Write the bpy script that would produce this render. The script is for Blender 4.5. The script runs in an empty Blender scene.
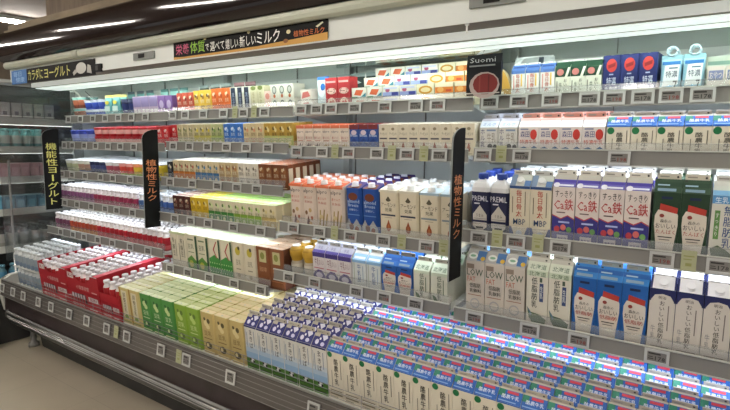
import bpy, math, random
from mathutils import Vector, Matrix
random.seed(7)
C = bpy.context.scene.collection
V = Vector
PI = math.pi

# ------------------------------------------------------------------ materials
def lin(c):
    return c / 12.92 if c <= 0.04045 else ((c + 0.055) / 1.055) ** 2.4
def rgb(h):
    h = h.lstrip('#')
    return tuple(lin(int(h[i:i + 2], 16) / 255) for i in (0, 2, 4)) + (1,)
MATS = {}
def mat(h, rough=0.5, metal=0.0, spec=0.32):
    key = (h, rough, metal)
    if key in MATS:
        return MATS[key]
    m = bpy.data.materials.new('paint_' + h.strip('#'))
    m.use_nodes = True
    b = m.node_tree.nodes['Principled BSDF']
    b.inputs['Base Color'].default_value = rgb(h)
    b.inputs['Roughness'].default_value = rough
    b.inputs['Metallic'].default_value = metal
    b.inputs['Specular IOR Level'].default_value = spec
    MATS[key] = m
    return m
def noisy(name, h1, h2, scale, rough=0.5, metal=0.0, bump=0.0, stretch=(1, 1, 1)):
    m = bpy.data.materials.new(name)
    m.use_nodes = True
    nt = m.node_tree
    b = nt.nodes['Principled BSDF']
    tc = nt.nodes.new('ShaderNodeTexCoord')
    mp = nt.nodes.new('ShaderNodeMapping')
    mp.inputs['Scale'].default_value = stretch
    n = nt.nodes.new('ShaderNodeTexNoise')
    n.inputs['Scale'].default_value = scale
    n.inputs['Detail'].default_value = 4
    r = nt.nodes.new('ShaderNodeValToRGB')
    r.color_ramp.elements[0].position = 0.35
    r.color_ramp.elements[1].position = 0.68
    r.color_ramp.elements[0].color = rgb(h1)
    r.color_ramp.elements[1].color = rgb(h2)
    L = nt.links.new
    L(tc.outputs['Object'], mp.inputs['Vector'])
    L(mp.outputs['Vector'], n.inputs['Vector'])
    L(n.outputs['Fac'], r.inputs['Fac'])
    L(r.outputs['Color'], b.inputs['Base Color'])
    b.inputs['Roughness'].default_value = rough
    b.inputs['Metallic'].default_value = metal
    if bump:
        bp = nt.nodes.new('ShaderNodeBump')
        bp.inputs['Strength'].default_value = bump
        bp.inputs['Distance'].default_value = 0.01
        L(n.outputs['Fac'], bp.inputs['Height'])
        L(bp.outputs['Normal'], b.inputs['Normal'])
    return m
def emit(name, h, s):
    m = bpy.data.materials.new(name)
    m.use_nodes = True
    b = m.node_tree.nodes['Principled BSDF']
    b.inputs['Base Color'].default_value = rgb('#f4f6f4')
    b.inputs['Emission Color'].default_value = rgb(h)
    b.inputs['Emission Strength'].default_value = s
    return m
def clear(name, h, gloss=0.12, tint=0.93, body=0.1):
    """thin clear plastic: mostly see-through, some shine and a milky body"""
    m = bpy.data.materials.new(name)
    m.use_nodes = True
    nt = m.node_tree
    for n in list(nt.nodes):
        nt.nodes.remove(n)
    out = nt.nodes.new('ShaderNodeOutputMaterial')
    tr = nt.nodes.new('ShaderNodeBsdfTransparent')
    tr.inputs['Color'].default_value = (tint, tint, tint, 1)
    gl = nt.nodes.new('ShaderNodeBsdfGlossy')
    gl.inputs['Roughness'].default_value = 0.15
    df = nt.nodes.new('ShaderNodeBsdfDiffuse')
    df.inputs['Color'].default_value = rgb(h)
    m1 = nt.nodes.new('ShaderNodeMixShader')
    m1.inputs['Fac'].default_value = gloss
    m2 = nt.nodes.new('ShaderNodeMixShader')
    m2.inputs['Fac'].default_value = body
    L = nt.links.new
    L(tr.outputs[0], m1.inputs[1]); L(gl.outputs[0], m1.inputs[2])
    L(m1.outputs[0], m2.inputs[1]); L(df.outputs[0], m2.inputs[2])
    L(m2.outputs[0], out.inputs['Surface'])
    return m

M = dict(
    steel=noisy('shelf_steel', '#b0b2ad', '#bdbfba', 6, 0.38, 0.0),
    liner=noisy('case_liner', '#c6cbc5', '#d0d4cf', 3, 0.4, 0.0),
    header=noisy('header_panel', '#d3d8d2', '#dbe0da', 2, 0.35),
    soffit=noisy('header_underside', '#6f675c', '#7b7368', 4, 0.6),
    pale=noisy('pale_panel', '#b9bab2', '#c4c5bd', 3, 0.45),
    roll=noisy('valance', '#b4b8a6', '#c3c7b6', 3, 0.45, 0, 0, (0.4, 6, 6)),
    fascia=noisy('dark_fascia', '#1d1312', '#211716', 1.0, 0.07, 0.0, 0.0, (1, 1, 1)),
    maroon=noisy('dark_bumper_panel', '#231b18', '#33282a', 8, 0.4),
    chrome=noisy('chrome_strip', '#c8c8c6', '#e0e0de', 5, 0.2, 0.55),
    brushed=noisy('brushed_metal', '#4c4d4b', '#636461', 30, 0.32, 0.7, 0.02, (0.05, 4, 4)),
    kick=noisy('kick_plate', '#2f2f2f', '#3e3d3b', 6, 0.5),
    tan=noisy('tan_wall_trim', '#6f6047', '#85755a', 5, 0.6),
    brown=noisy('brown_wall', '#5a4a38', '#6e5c46', 6, 0.6, 0, 0, (6, 1, 1)),
    ceil=noisy('ceiling_board', '#857768', '#918373', 3, 0.7),
    rail=mat('#7e7c77', 0.28), lowrail=mat('#57534f', 0.16, 0.0, 0.6), lowstreak=mat('#8d8b87', 0.15, 0.3),
    fence=clear('clear_fence', '#dfe3e3', 0.07, 0.95, 0.07),
    glass=clear('end_glass', '#8a928e', 0.06, 0.80, 0.08),
    mirror=noisy('polished_liner', '#9aa5a0', '#aab4af', 2, 0.12, 0.85),
    black=mat('#0b0b0b', 0.6, 0.0, 0.2), tagframe=mat('#b9bab7', 0.4), tagface=mat('#77746f', 0.5),
    yellow=mat('#a2a482', 0.6),
)
M['lamp'] = emit('shelf_lamp', '#e6f1ff', 8.5)
M['canopy_lamp'] = emit('canopy_lamp', '#e9fbf2', 0.46)
M['canopy_fill'] = emit('canopy_fill', '#f1fff8', 15.0)  # fill glow for the added strip behind the diffuser
M['cabinet_fill'] = emit('cabinet_fill', '#eef2ea', 3.0)  # fill glow for strips added in the end cabinet
M['tube'] = emit('ceiling_tube', '#fff6ee', 70.0)
M['valance_glow'] = emit('valance_glow', '#f4fbf2', 0.22)  # faint self-glow standing in for bounced light on the valance

# ------------------------------------------------------------------ mesh builder
class G:
    def __init__(s):
        s.v = []; s.f = []; s.m = []; s.mats = []; s.sm = []
    def mi(s, m):
        if isinstance(m, str):
            m = mat(m) if m.startswith('#') else M[m]
        if m not in s.mats:
            s.mats.append(m)
        return s.mats.index(m)
    def face(s, pts, m, smooth=False):
        k = len(s.v)
        s.v += [tuple(p) for p in pts]
        s.f.append(tuple(range(k, k + len(pts)))); s.m.append(s.mi(m)); s.sm.append(smooth)
    def mesh(s, verts, faces, m, smooth=False):
        k = len(s.v); s.v += [tuple(p) for p in verts]; mi = s.mi(m)
        for f in faces:
            s.f.append(tuple(i + k for i in f)); s.m.append(mi); s.sm.append(smooth)
    def box(s, a, b, m, ms=None):
        (x0, y0, z0), (x1, y1, z1) = a, b
        ms = ms or {}
        P = [(x0,y0,z0),(x1,y0,z0),(x1,y1,z0),(x0,y1,z0),(x0,y0,z1),(x1,y0,z1),(x1,y1,z1),(x0,y1,z1)]
        for key, f in (('bottom',(0,3,2,1)),('top',(4,5,6,7)),('front',(0,1,5,4)),('right',(1,2,6,5)),('back',(2,3,7,6)),('left',(3,0,4,7))):
            s.face([P[i] for i in f], ms.get(key, m))
    def extrude_x(s, prof, x0, x1, m, closed=True, smooth=False):
        """profile [(y,z)] swept along x; m may be a list, one per segment"""
        n = len(prof)
        for i in range(n if closed else n - 1):
            a = prof[i]; b = prof[(i + 1) % n]
            mm = m[i % len(m)] if isinstance(m, (list, tuple)) else m
            s.face([(x0, a[0], a[1]), (x1, a[0], a[1]), (x1, b[0], b[1]), (x0, b[0], b[1])], mm, smooth)
        if closed:
            mm = m[0] if isinstance(m, (list, tuple)) else m
            s.face([(x0, y, z) for y, z in prof], mm); s.face([(x1, y, z) for y, z in prof[::-1]], mm)
    def prism(s, foot, z0, z1, m, top=None):
        n = len(foot)
        for i in range(n):
            a = foot[i]; b = foot[(i + 1) % n]
            s.face([(a[0], a[1], z0), (b[0], b[1], z0), (b[0], b[1], z1), (a[0], a[1], z1)], m)
        s.face([(x, y, z1) for x, y in foot], top or m)
        s.face([(x, y, z0) for x, y in foot[::-1]], m)
    def lathe(s, prof, cx, cy, m, n=12, capm=None, sy=1.0):
        """profile [(r,z)] around a vertical axis"""
        k = len(s.v); L = len(prof)
        for r, z in prof:
            for i in range(n):
                a = 2 * PI * (i + 0.5) / n
                s.v.append((cx + r * math.cos(a), cy + r * math.sin(a) * sy, z))
        for j in range(L - 1):
            mm = s.mi(m[j % len(m)] if isinstance(m, (list, tuple)) else m)
            for i in range(n):
                s.f.append((k + j*n + i, k + j*n + (i+1) % n, k + (j+1)*n + (i+1) % n, k + (j+1)*n + i)); s.m.append(mm); s.sm.append(n > 8)
        mt = m[-1] if isinstance(m, (list, tuple)) else m
        s.f.append(tuple(k + (L-1)*n + i for i in range(n))); s.m.append(s.mi(capm or mt)); s.sm.append(False)
        m0 = m[0] if isinstance(m, (list, tuple)) else m
        s.f.append(tuple(k + i for i in reversed(range(n)))); s.m.append(s.mi(m0)); s.sm.append(False)
    def tube(s, pts, r, m, n=6):
        pts = [V(p) for p in pts]; k = len(s.v)
        for i, p in enumerate(pts):
            d = (pts[min(i + 1, len(pts) - 1)] - pts[max(i - 1, 0)]).normalized()
            u = d.cross(V((0, 0, 1)))
            if u.length < 0.1: u = d.cross(V((1, 0, 0)))
            u.normalize(); w = d.cross(u)
            for j in range(n):
                a = 2 * PI * j / n
                s.v.append(tuple(p + u * r * math.cos(a) + w * r * math.sin(a)))
        mi = s.mi(m)
        for i in range(len(pts) - 1):
            for j in range(n):
                s.f.append((k+i*n+j, k+i*n+(j+1) % n, k+(i+1)*n+(j+1) % n, k+(i+1)*n+j)); s.m.append(mi); s.sm.append(True)
        s.f.append(tuple(k + j for j in range(n))); s.m.append(mi); s.sm.append(False)
        s.f.append(tuple(k + (len(pts)-1)*n + j for j in reversed(range(n)))); s.m.append(mi); s.sm.append(False)
    def me(s, name):
        me = bpy.data.meshes.new(name)
        me.from_pydata(s.v, [], s.f)
        for m in s.mats: me.materials.append(m)
        me.polygons.foreach_set('material_index', s.m)
        me.polygons.foreach_set('use_smooth', s.sm)
        me.update()
        return me
    def build(s, name, parent=None):
        o = bpy.data.objects.new(name, s.me(name)); C.objects.link(o)
        if parent: o.parent = parent
        return o

# ------------------------------------------------------------------ lettering
_T = {}
def glyphs(txt):
    if txt in _T: return _T[txt]
    cu = bpy.data.curves.new('lettering', 'FONT'); cu.body = txt; cu.resolution_u = 1; cu.size = 1; cu.offset = 0.004
    ob = bpy.data.objects.new('lettering', cu); C.objects.link(ob)
    dg = bpy.context.evaluated_depsgraph_get(); dg.update()
    me = ob.evaluated_get(dg).to_mesh()
    vs = [(v.co.x, v.co.y) for v in me.vertices]; fs = [tuple(p.vertices) for p in me.polygons]
    ob.evaluated_get(dg).to_mesh_clear()
    bpy.data.objects.remove(ob); bpy.data.curves.remove(cu)
    if not vs: vs = [(0, 0)]
    x0 = min(v[0] for v in vs); x1 = max(v[0] for v in vs); y0 = min(v[1] for v in vs); y1 = max(v[1] for v in vs)
    _T[txt] = (vs, fs, x0, x1, y0, y1)
    return _T[txt]

class Face:
    """a flat face of a package on which printed shapes are laid; sizes 0..1"""
    def __init__(s, g, o, u, v, w, h):
        s.g = g; s.o = V(o); s.u = V(u).normalized(); s.v = V(v).normalized(); s.n = s.u.cross(s.v); s.w = w; s.h = h; s.k = 0
    def P(s, a, b, off):
        return s.o + s.u * (a * s.w) + s.v * (b * s.h) + s.n * off
    def put(s, decals, lift=0.0004):
        for d in decals:
            s.k += 1; off = lift * 0.6 + 0.00022 * s.k
            t = d[0]
            if t == 'r':
                _, a0, b0, a1, b1, m = d
                s.g.face([s.P(a0,b0,off), s.P(a1,b0,off), s.P(a1,b1,off), s.P(a0,b1,off)], m)
            elif t == 'p':
                s.g.face([s.P(a, b, off) for a, b in d[1]], d[2])
            elif t == 'e':
                _, ca, cb, ra, rb, m = d
                s.g.face([s.P(ca + ra*math.cos(i*PI/7), cb + rb*math.sin(i*PI/7), off) for i in range(14)], m)
            elif t == 't':       # one line of writing fitted into a box
                _, txt, a0, b0, a1, b1, m = d
                vs, fs, x0, x1, y0, y1 = glyphs(txt)
                sx = (a1 - a0) / max(x1 - x0, 1e-5); sy = (b1 - b0) / max(y1 - y0, 1e-5)
                s.g.mesh([s.P(a0 + (x - x0)*sx, b0 + (y - y0)*sy, off) for x, y in vs], fs, m)
            elif t == 'v':       # a column of characters, top to bottom
                _, txt, a0, b0, a1, b1, m = d
                n = len(txt); ch = (b1 - b0) / n
                for i, c in enumerate(txt):
                    vs, fs, x0, x1, y0, y1 = glyphs(c)
                    cy = b1 - ch * (i + 0.5); cx = (a0 + a1) / 2
                    if c in 'ー':
                        hw = (a1 - a0) * 0.08
                        s.g.face([s.P(cx-hw, cy-ch*.4, off), s.P(cx+hw, cy-ch*.4, off), s.P(cx+hw, cy+ch*.4, off), s.P(cx-hw, cy+ch*.4, off)], m)
                        continue
                    kx = (a1 - a0) / 0.95; ky = ch * 0.92 / 0.95
                    mx = (x0 + x1) / 2; my = (y0 + y1) / 2
                    s.g.mesh([s.P(cx + (x - mx)*kx, cy + (y - my)*ky, off) for x, y in vs], fs, m)

# ------------------------------------------------------------------ things
def empty(name, loc=(0, 0, 0), rot=(0, 0, 0)):
    o = bpy.data.objects.new(name, None); C.objects.link(o)
    o.location = loc; o.rotation_euler = rot; o.empty_display_size = 0.02
    return o
def tag(o, label, cat, group=None, kind=None):
    if label: o['label'] = label
    if cat: o['category'] = cat
    if group: o['group'] = group
    if kind: o['kind'] = kind
    return o
def dup(root, loc, rot):
    r = root.copy(); C.objects.link(r); r.location = loc; r.rotation_euler = rot
    for ch in root.children:
        c = ch.copy(); C.objects.link(c); c.parent = r
        for g in ch.children:
            d = g.copy(); C.objects.link(d); d.parent = c
    return r
def struct(o):
    o['kind'] = 'structure'; return o

# ------------------------------------------------------------------ packages (origin: middle of the front bottom edge)
def gable_carton(name, w, hs, body, slope, fin, front=(), sl=(), side=None, d=None, hg=0.036, cap=None, finh=0.016):
    d = d or w; side = side or body; h = w / 2
    r = empty(name)
    g = G()
    g.box((-h, 0, 0), (h, d, hs), body, {'left': side, 'right': side, 'back': body, 'top': slope})
    Face(g, (-h, 0, 0), (1, 0, 0), (0, 0, 1), w, hs).put(front)
    g.build('carton_body', r)
    g = G(); y1 = d / 2 - 0.002; y2 = d / 2 + 0.002; z1 = hs + hg
    g.face([(-h, 0, hs), (h, 0, hs), (h, y1, z1), (-h, y1, z1)], slope)
    g.face([(h, d, hs), (-h, d, hs), (-h, y2, z1), (h, y2, z1)], slope)
    for sx in (-1, 1):     # folded-in triangular ends
        g.face([(sx*h, 0, hs), (sx*h, d, hs), (sx*(h - 0.010), d/2, z1)], side)
        g.face([(sx*h, 0, hs), (sx*(h-0.010), d/2, z1), (sx*h, y1, z1)], slope)
        g.face([(sx*h, d, hs), (sx*(h-0.010), d/2, z1), (sx*h, y2, z1)], slope)
    g.box((-h + .0045, y1, z1), (h - .0045, y2, z1 + finh), fin)
    L = math.hypot(y1, hg)
    Face(g, (-h, 0, hs), (1, 0, 0), (0, y1, hg), w, L).put(sl)
    fr = Face(g, (-h + .0045, y1, z1), (1, 0, 0), (0, 0, 1), w - .009, finh)
    fr.put([('e', 0.86, 0.45, 0.05, 0.22, '#3a3a38'), ('r', 0.1, 0.35, 0.5, 0.6, '#8f8c84')])
    gt = g.build('gable_top', r)
    if cap:
        g = G(); cy = d * 0.2; cz = hs + hg * 0.40
        for rr, a, b in ((0.013, 0, 0.006), (0.0115, 0.006, 0.014)):
            nrm = V((0, -hg, y1)).normalized(); u = V((1, 0, 0)); vv = nrm.cross(u)
            o = V((0, cy, cz))
            k = len(g.v)
            for q in (a, b):
                for i in range(12):
                    t = 2*PI*i/12
                    g.v.append(tuple(o + nrm*q + u*rr*math.cos(t) + vv*rr*math.sin(t)))
            for i in range(12):
                g.f.append((k+i, k+(i+1) % 12, k+12+(i+1) % 12, k+12+i)); g.m.append(g.mi(cap)); g.sm.append(True)
            g.f.append(tuple(k+12+i for i in range(12))); g.m.append(g.mi(cap)); g.sm.append(False)
        g.build('screw_cap', gt)
    return r

def brick_pack(name, w, h, body, top, front=(), tp=(), side=None, d=None, cap=None, cham=0.006, slant=0.0, seam=True, sidedec=()):
    """paper pack with cut corner edges and a folded top seam"""
    d = d or w; hw = w / 2; side = side or body
    r = empty(name); g = G(); c = cham
    foot = [(-hw + c, 0), (hw - c, 0), (hw, c), (hw, d - c), (hw - c, d), (-hw + c, d), (-hw, d - c), (-hw, c)]
    ms = [body, body, side, body, body, body, side, body]
    n = 8
    zt = lambda y: h + slant * (y / d)
    for i in range(n):
        a = foot[i]; b = foot[(i+1) % n]
        g.face([(a[0], a[1], 0), (b[0], b[1], 0), (b[0], b[1], zt(b[1])), (a[0], a[1], zt(a[1]))], ms[i])
    g.face([(x, y, zt(y)) for x, y in foot], top)
    g.face([(x, y, 0) for x, y in foot[::-1]], body)
    Face(g, (-hw, 0, 0), (1, 0, 0), (0, 0, 1), w, h).put(front)
    if sidedec: Face(g, (hw, 0, 0), (0, 1, 0), (0, 0, 1), d, h).put(sidedec)
    if tp: Face(g, (-hw, 0, h), (1, 0, 0), (0, d, slant), w, math.hypot(d, slant)).put(tp)
    g.build('pack_body', r)
    if seam:
        g = G(); ys = d * 0.5
        g.box((-hw + 0.001, ys - 0.001, zt(ys)), (hw - 0.001, ys + 0.006, zt(ys) + 0.0022), top)
        g.face([(-hw*.9, ys+.004, zt(ys)+.003), (hw*.9, ys+.004, zt(ys)+.003), (hw*.7, d*.97, zt(d)+.001), (-hw*.7, d*.97, zt(d)+.001)], top)
        if not cap:
            g.lathe([(0.0045, zt(d*.22)), (0.0045, zt(d*.22) + 0.0012)], 0, d*.22, '#c9c9c2', 8)
        g.build('folded_top_seam', r)
    if cap:
        g = G(); cy = d * 0.33; z0 = zt(cy) - 0.001
        g.lathe([(0.017, z0), (0.017, z0+0.004), (0.0145, z0+0.005), (0.0145, z0+0.017), (0.013, z0+0.019)], 0, cy, cap, 12)
        g.build('screw_cap', r)
    return r

def bottle(name, rad, prof, body, capm, caph=0.014, capr=None, n=12, bands=None, neck=None, label=None):
    """round drink bottle; prof [(r 0..1, z)], bands colour per segment"""
    r = empty(name); g = G()
    pr = [(a * rad, z) for a, z in prof]
    g.lathe(pr, 0, rad, bands or body, n)
    g.build('bottle_body', r)
    g = G(); zt = prof[-1][1]; cr = capr or rad * 0.6
    g.lathe([(cr, zt - 0.002), (cr, zt + caph * .85), (cr * .88, zt + caph)], 0, rad, capm, n)
    g.build('bottle_cap', r)
    return r

def tub(name, rt, rb, h, body, lid, bands=None, n=12):
    r = empty(name); g = G()
    g.lathe([(rb, 0), (rb + (rt-rb)*.3, h*.3), (rb + (rt-rb)*.75, h*.75), (rt, h - .003)], 0, rt, bands or body, n)
    g.build('cup_body', r)
    g = G(); g.lathe([(rt*1.07, h - .003), (rt*1.07, h), (rt*1.0, h+.0012)], 0, rt, lid, n)
    g.build('foil_lid', r)
    return r

def pouch(name, w, h, body, front=(), d=0.04, top='#222222', ring=None):
    """stand-up pouch: thick at the foot, flat sealed top edge"""
    r = empty(name); g = G(); hw = w/2
    lv = [(0, .9, .8), (.08, 1, 1), (.35, .98, .92), (.7, .94, .5), (.9, .96, .12), (1, .98, .05)]
    n = 12; k = len(g.v)
    for t, sx, sy in lv:
        for i in range(n):
            a = 2*PI*(i+.5)/n
            g.v.append((hw*sx*max(-1, min(1, 1.18*math.cos(a))), d/2 + d/2*sy*math.sin(a), t*h))
    for j in range(len(lv)-1):
        for i in range(n):
            g.f.append((k+j*n+i, k+j*n+(i+1) % n, k+(j+1)*n+(i+1) % n, k+(j+1)*n+i)); g.m.append(g.mi(top if j >= 4 else body)); g.sm.append(j < 3)
    g.f.append(tuple(k+(len(lv)-1)*n+i for i in range(n))); g.m.append(g.mi(top)); g.sm.append(False)
    g.f.append(tuple(k+i for i in reversed(range(n)))); g.m.append(g.mi(body)); g.sm.append(False)
    Face(g, (-hw*.9, -0.0025, h*.05), (1, 0, 0), (0, d*.25, h*.85), w*.9, h*.8).put(front)
    g.build('pouch_body', r)
    if ring:
        g = G()
        pts = [(math.cos(i*PI/8)*.014, d/2-.004, h + .012 + math.sin(i*PI/8)*.014) for i in range(17)]
        g.tube(pts, .003, ring, 6); g.build('carry_ring', r)
    return r

def flat_box(name, w, h, d, body, top, front=(), tp=(), side=None):
    r = empty(name); g = G(); hw = w/2
    g.box((-hw, 0, 0), (hw, d, h), body, {'top': top, 'left': side or body, 'right': side or body})
    Face(g, (-hw, 0, 0), (1, 0, 0), (0, 0, 1), w, h).put(front)
    Face(g, (-hw, 0, h), (1, 0, 0), (0, 1, 0), w, d).put(tp)
    g.build('box_body', r)
    g = G(); g.box((-hw+.002, d*.46, h), (hw-.002, d*.54, h+.0012), top); g.build('tuck_flap', r)
    return r

ORD = ['front', 'second', 'third', 'fourth', 'fifth', 'sixth', 'seventh', 'eighth', 'ninth', 'tenth']
NTH = ['leftmost', 'second from left', 'third from left', 'fourth from left', 'fifth from left', 'sixth from left', 'seventh from left', 'eighth from left', 'ninth from left', 'tenth from left', 'eleventh from left', 'twelfth from left', 'thirteenth from left', 'fourteenth from left', 'fifteenth from left', 'sixteenth from left', 'seventeenth from left', 'eighteenth from left', 'nineteenth from left', 'twentieth from left', 'twenty-first from left', 'twenty-second from left', 'twenty-third from left', 'twenty-fourth from left']

USED = set()
class Shelf:
    def __init__(s, y, z, tilt, where):
        s.y = y; s.z = z; s.t = math.radians(tilt); s.where = where
    def pos(s, x, q, up=0.0):
        return (x, s.y + q*math.cos(s.t) - up*math.sin(s.t), s.z + q*math.sin(s.t) + up*math.cos(s.t))
    def fill(s, proto, desc, cat, xs, depth, rows, gap=0.002, q0=0.0, stack=1, sh=0, skip=None, jit=0.0004, rowname=None, loose=0.0):
        """xs: column centres; rows go back from the shelf front"""
        drift = [0.0]*len(xs)
        for j in range(rows):
            for i, x in enumerate(xs):
                if j and loose: drift[i] += random.uniform(0, loose)
                if skip and skip(i, j): continue
                for k in range(stack):
                    loc = s.pos(x + random.uniform(-jit, jit), q0 + j*(depth+gap) + drift[i], 0.0006 + k*sh)
                    if proto.name not in USED:
                        o = proto; o.location = loc; o.rotation_euler = (s.t, 0, 0); USED.add(proto.name)
                    else:
                        o = dup(proto, loc, (s.t, 0, 0))
                    lab = desc + ', ' + s.where
                    if rows > 1: lab += ', ' + ORD[j] + ' row'
                    elif rowname: lab += ', ' + rowname
                    if stack > 1: lab += (' bottom', ' upper')[k] if stack == 2 else ((' bottom', ' middle', ' topmost')[k] if stack == 3 else (' bottom', ' lower', ' upper', ' topmost')[k])
                    if len(xs) > 1: lab += ', ' + NTH[i]
                    tag(o, lab, cat, desc + ' in ' + s.where)

def cols(a, b, n):
    st = (b - a) / n
    return [a + st*(i + .5) for i in range(n)]
# ------------------------------------------------------------------ package designs
BK = '#26231f'; WH = '#e6e2d8'
def P_rakunou(name, hs):
    k = .195 / hs
    return gable_carton(name, .070, hs, '#ded6c2', '#2a60ae', '#aea698', hg=.030, finh=.011,
      front=[('r', 0, 1-.02*k, 1, 1, '#2d62b4'), ('e', .18, 1 - .082*k, .155, .058*k, '#1f6f42'), ('v', '酪農牛乳', .42, .30 if k < 1.2 else .16, .70, .86 if k < 1.2 else .80, BK),
             ('r', .84, .45, .875, .85, '#6d665a'), ('r', .25, .25, .28, .6, '#6d665a'), ('r', .1, .18, .9, .20, '#8d8672'), ('r', .1, .1, .9, .13, '#8d8672'), ('r', .1, .05, .6, .07, '#9d9682')],
      sl=[('r', 0, .88, 1, 1, '#b9b4a4'), ('r', 0, .42, .27, .88, '#2b7a62'), ('r', .36, .66, .84, .84, '#c8404e'), ('t', '酪農牛乳', .16, .30, .90, .58, '#dfe9f4'), ('r', .05, .08, .8, .16, '#7fa4d4')])
def P_makiba():
    return gable_carton('milk_carton', .070, .195, '#dad8cf', '#2b2c6e', '#b5ae9f',
      front=[('r', 0, .50, 1, .60, '#c9d0d4'), ('r', 0, .40, 1, .50, '#b0c3d4'), ('r', 0, .24, 1, .40, '#93b2d0'), ('p', [(0, 0), (1, 0), (1, .25), (.7, .27), (.3, .25), (0, .27)], '#55823a'), ('r', 0, .12, 1, .16, '#436c2c'),
             ('v', 'まきば', .36, .48, .66, .93, BK), ('r', .08, .55, .11, .9, '#8d97a0'), ('r', .76, .55, .80, .9, '#6d7e94'), ('r', .18, .5, .22, .85, '#6d7e94'), ('r', 0, .965, 1, 1, '#2b2c6e'),
             ('e', .5, .22, .18, .045, '#ececec'), ('e', .62, .2, .07, .035, '#1d1d1d'), ('e', .38, .235, .06, .03, '#1d1d1d'), ('r', .1, .05, .9, .08, '#31511f')],
      sl=[('e', .28, .35, .12, .2, '#d8d6e8'), ('e', .68, .25, .13, .16, '#c9c8e2'), ('p', [(.5, .9), (.7, .5), (.9, .8), (.8, 1)], '#d9d9e6'), ('r', 0, .75, .35, 1, '#b5ae9f'), ('e', .45, .62, .06, .1, '#e8e8ef')])
def P_low():
    return gable_carton('milk_carton', .069, .195, '#c9c1b5', '#a9a9a4', '#9fa09b',
      front=[('r', .05, .86, .45, .95, '#8b7d6e'), ('t', 'LOW', .06, .73, .92, .86, '#2e4a33'), ('t', 'FAT', .08, .61, .52, .71, '#b4604c'), ('t', '低脂肪', .2, .5, .8, .585, BK), ('t', '乳飲料', .2, .40, .84, .48, BK),
             ('r', .1, .35, .85, .365, '#9c7466'), ('e', .5, .2, .26, .10, '#a7a6a6'), ('e', .5, .2, .20, .07, '#c9c1b5'), ('r', .15, .05, .85, .065, '#8e867c')],
      sl=[('r', .55, .1, 1, .9, '#4d76a8'), ('e', .32, .45, .24, .26, '#dfe2dc'), ('e', .86, .28, .12, .17, '#cfa83c'), ('e', .32, .45, .15, .1, '#7fae8d')])
def P_teishi():
    return gable_carton('milk_carton', .070, .195, '#d6d2c2', '#d0d6c4', '#bdbbaf',
      front=[('r', 0, .9, 1, 1, '#c9d4bb'), ('t', '北海道', .1, .9, .9, .985, '#4d6b4a'), ('v', '低脂肪乳', .24, .32, .52, .88, '#1e2b22'), ('r', .62, .45, .80, .78, '#3c4c74'), ('v', '生乳', .64, .5, .78, .74, '#dfe2dc'), ('r', .62, .8, .74, .88, '#4a5a4a'),
             ('p', [(.05, .34), (.22, .24), (.6, .22), (.95, .14), (.9, .06), (.3, .05), (.14, .14)], '#3f5a35'), ('p', [(.05, .34), (.2, .26), (.3, .2), (.2, .17)], '#5e7d8c'), ('r', 0, .02, 1, .035, '#8b877a')],
      sl=[('t', '北海道', .12, .1, .88, .48, '#53705a'), ('r', 0, .68, 1, 1, '#bdbbaf'), ('e', .8, .82, .05, .06, '#3a3a38')])
def P_oishii(body, slp, fin, hs=.195, red='#b33c32', txt='低脂肪', tc='#a8443c'):
    return gable_carton('milk_carton', .070, hs, body, slp, fin,
      front=[('p', [(.2, 0), (.82, 0), (.86, .2), (.95, .5), (.94, .66), (.84, .73), (.2, .73), (.09, .64), (.08, .5), (.18, .2)], '#d8d0c2'), ('p', [(.25, .73), (.9, .68), (.92, .77), (.27, .83)], red),
             ('r', .3, .9, .7, .94, '#1d2a4a'), ('e', .35, .64, .09, .03, '#8a3a34'), ('t', '森永の', .30, .53, .72, .585, BK), ('t', 'おいしい', .14, .44, .88, .52, BK), ('t', txt, .16, .355, .88, .425, tc),
             ('r', .25, .30, .78, .315, BK), ('r', .3, .26, .7, .272, '#6a645c')],
      sl=[('r', 0, .45, 1, .78, body), ('r', .1, .5, .55, .6, '#9fb9c9'), ('r', .12, .1, .8, .3, '#7d95a8'), ('e', .12, .88, .05, .05, '#33302d')])
def P_navycap():
    return gable_carton('milk_carton', .066, .195, '#d2ccc2', '#e4e4e6', '#e8e8ea', side='#232a5c', hg=.030, finh=.006,
      front=[('r', 0, .80, 1, 1, '#252a5a'), ('p', [(.06, 0), (.94, 0), (.94, .82), (.8, .9), (.5, .925), (.2, .9), (.06, .82)], '#d2ccc2'), ('t', '明治', .35, .84, .65, .89, BK), ('v', 'おいしい低脂肪乳', .40, .12, .62, .82, BK),
             ('r', .74, .35, .78, .75, '#77716a'), ('v', '牛乳', .12, .18, .30, .42, '#8d8d8d'), ('r', .15, .07, .85, .08, '#77716a')],
      sl=[('r', 0, 0, .08, 1, '#252a5a'), ('r', .92, 0, 1, 1, '#252a5a')], cap='#e9e9ec')
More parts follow.
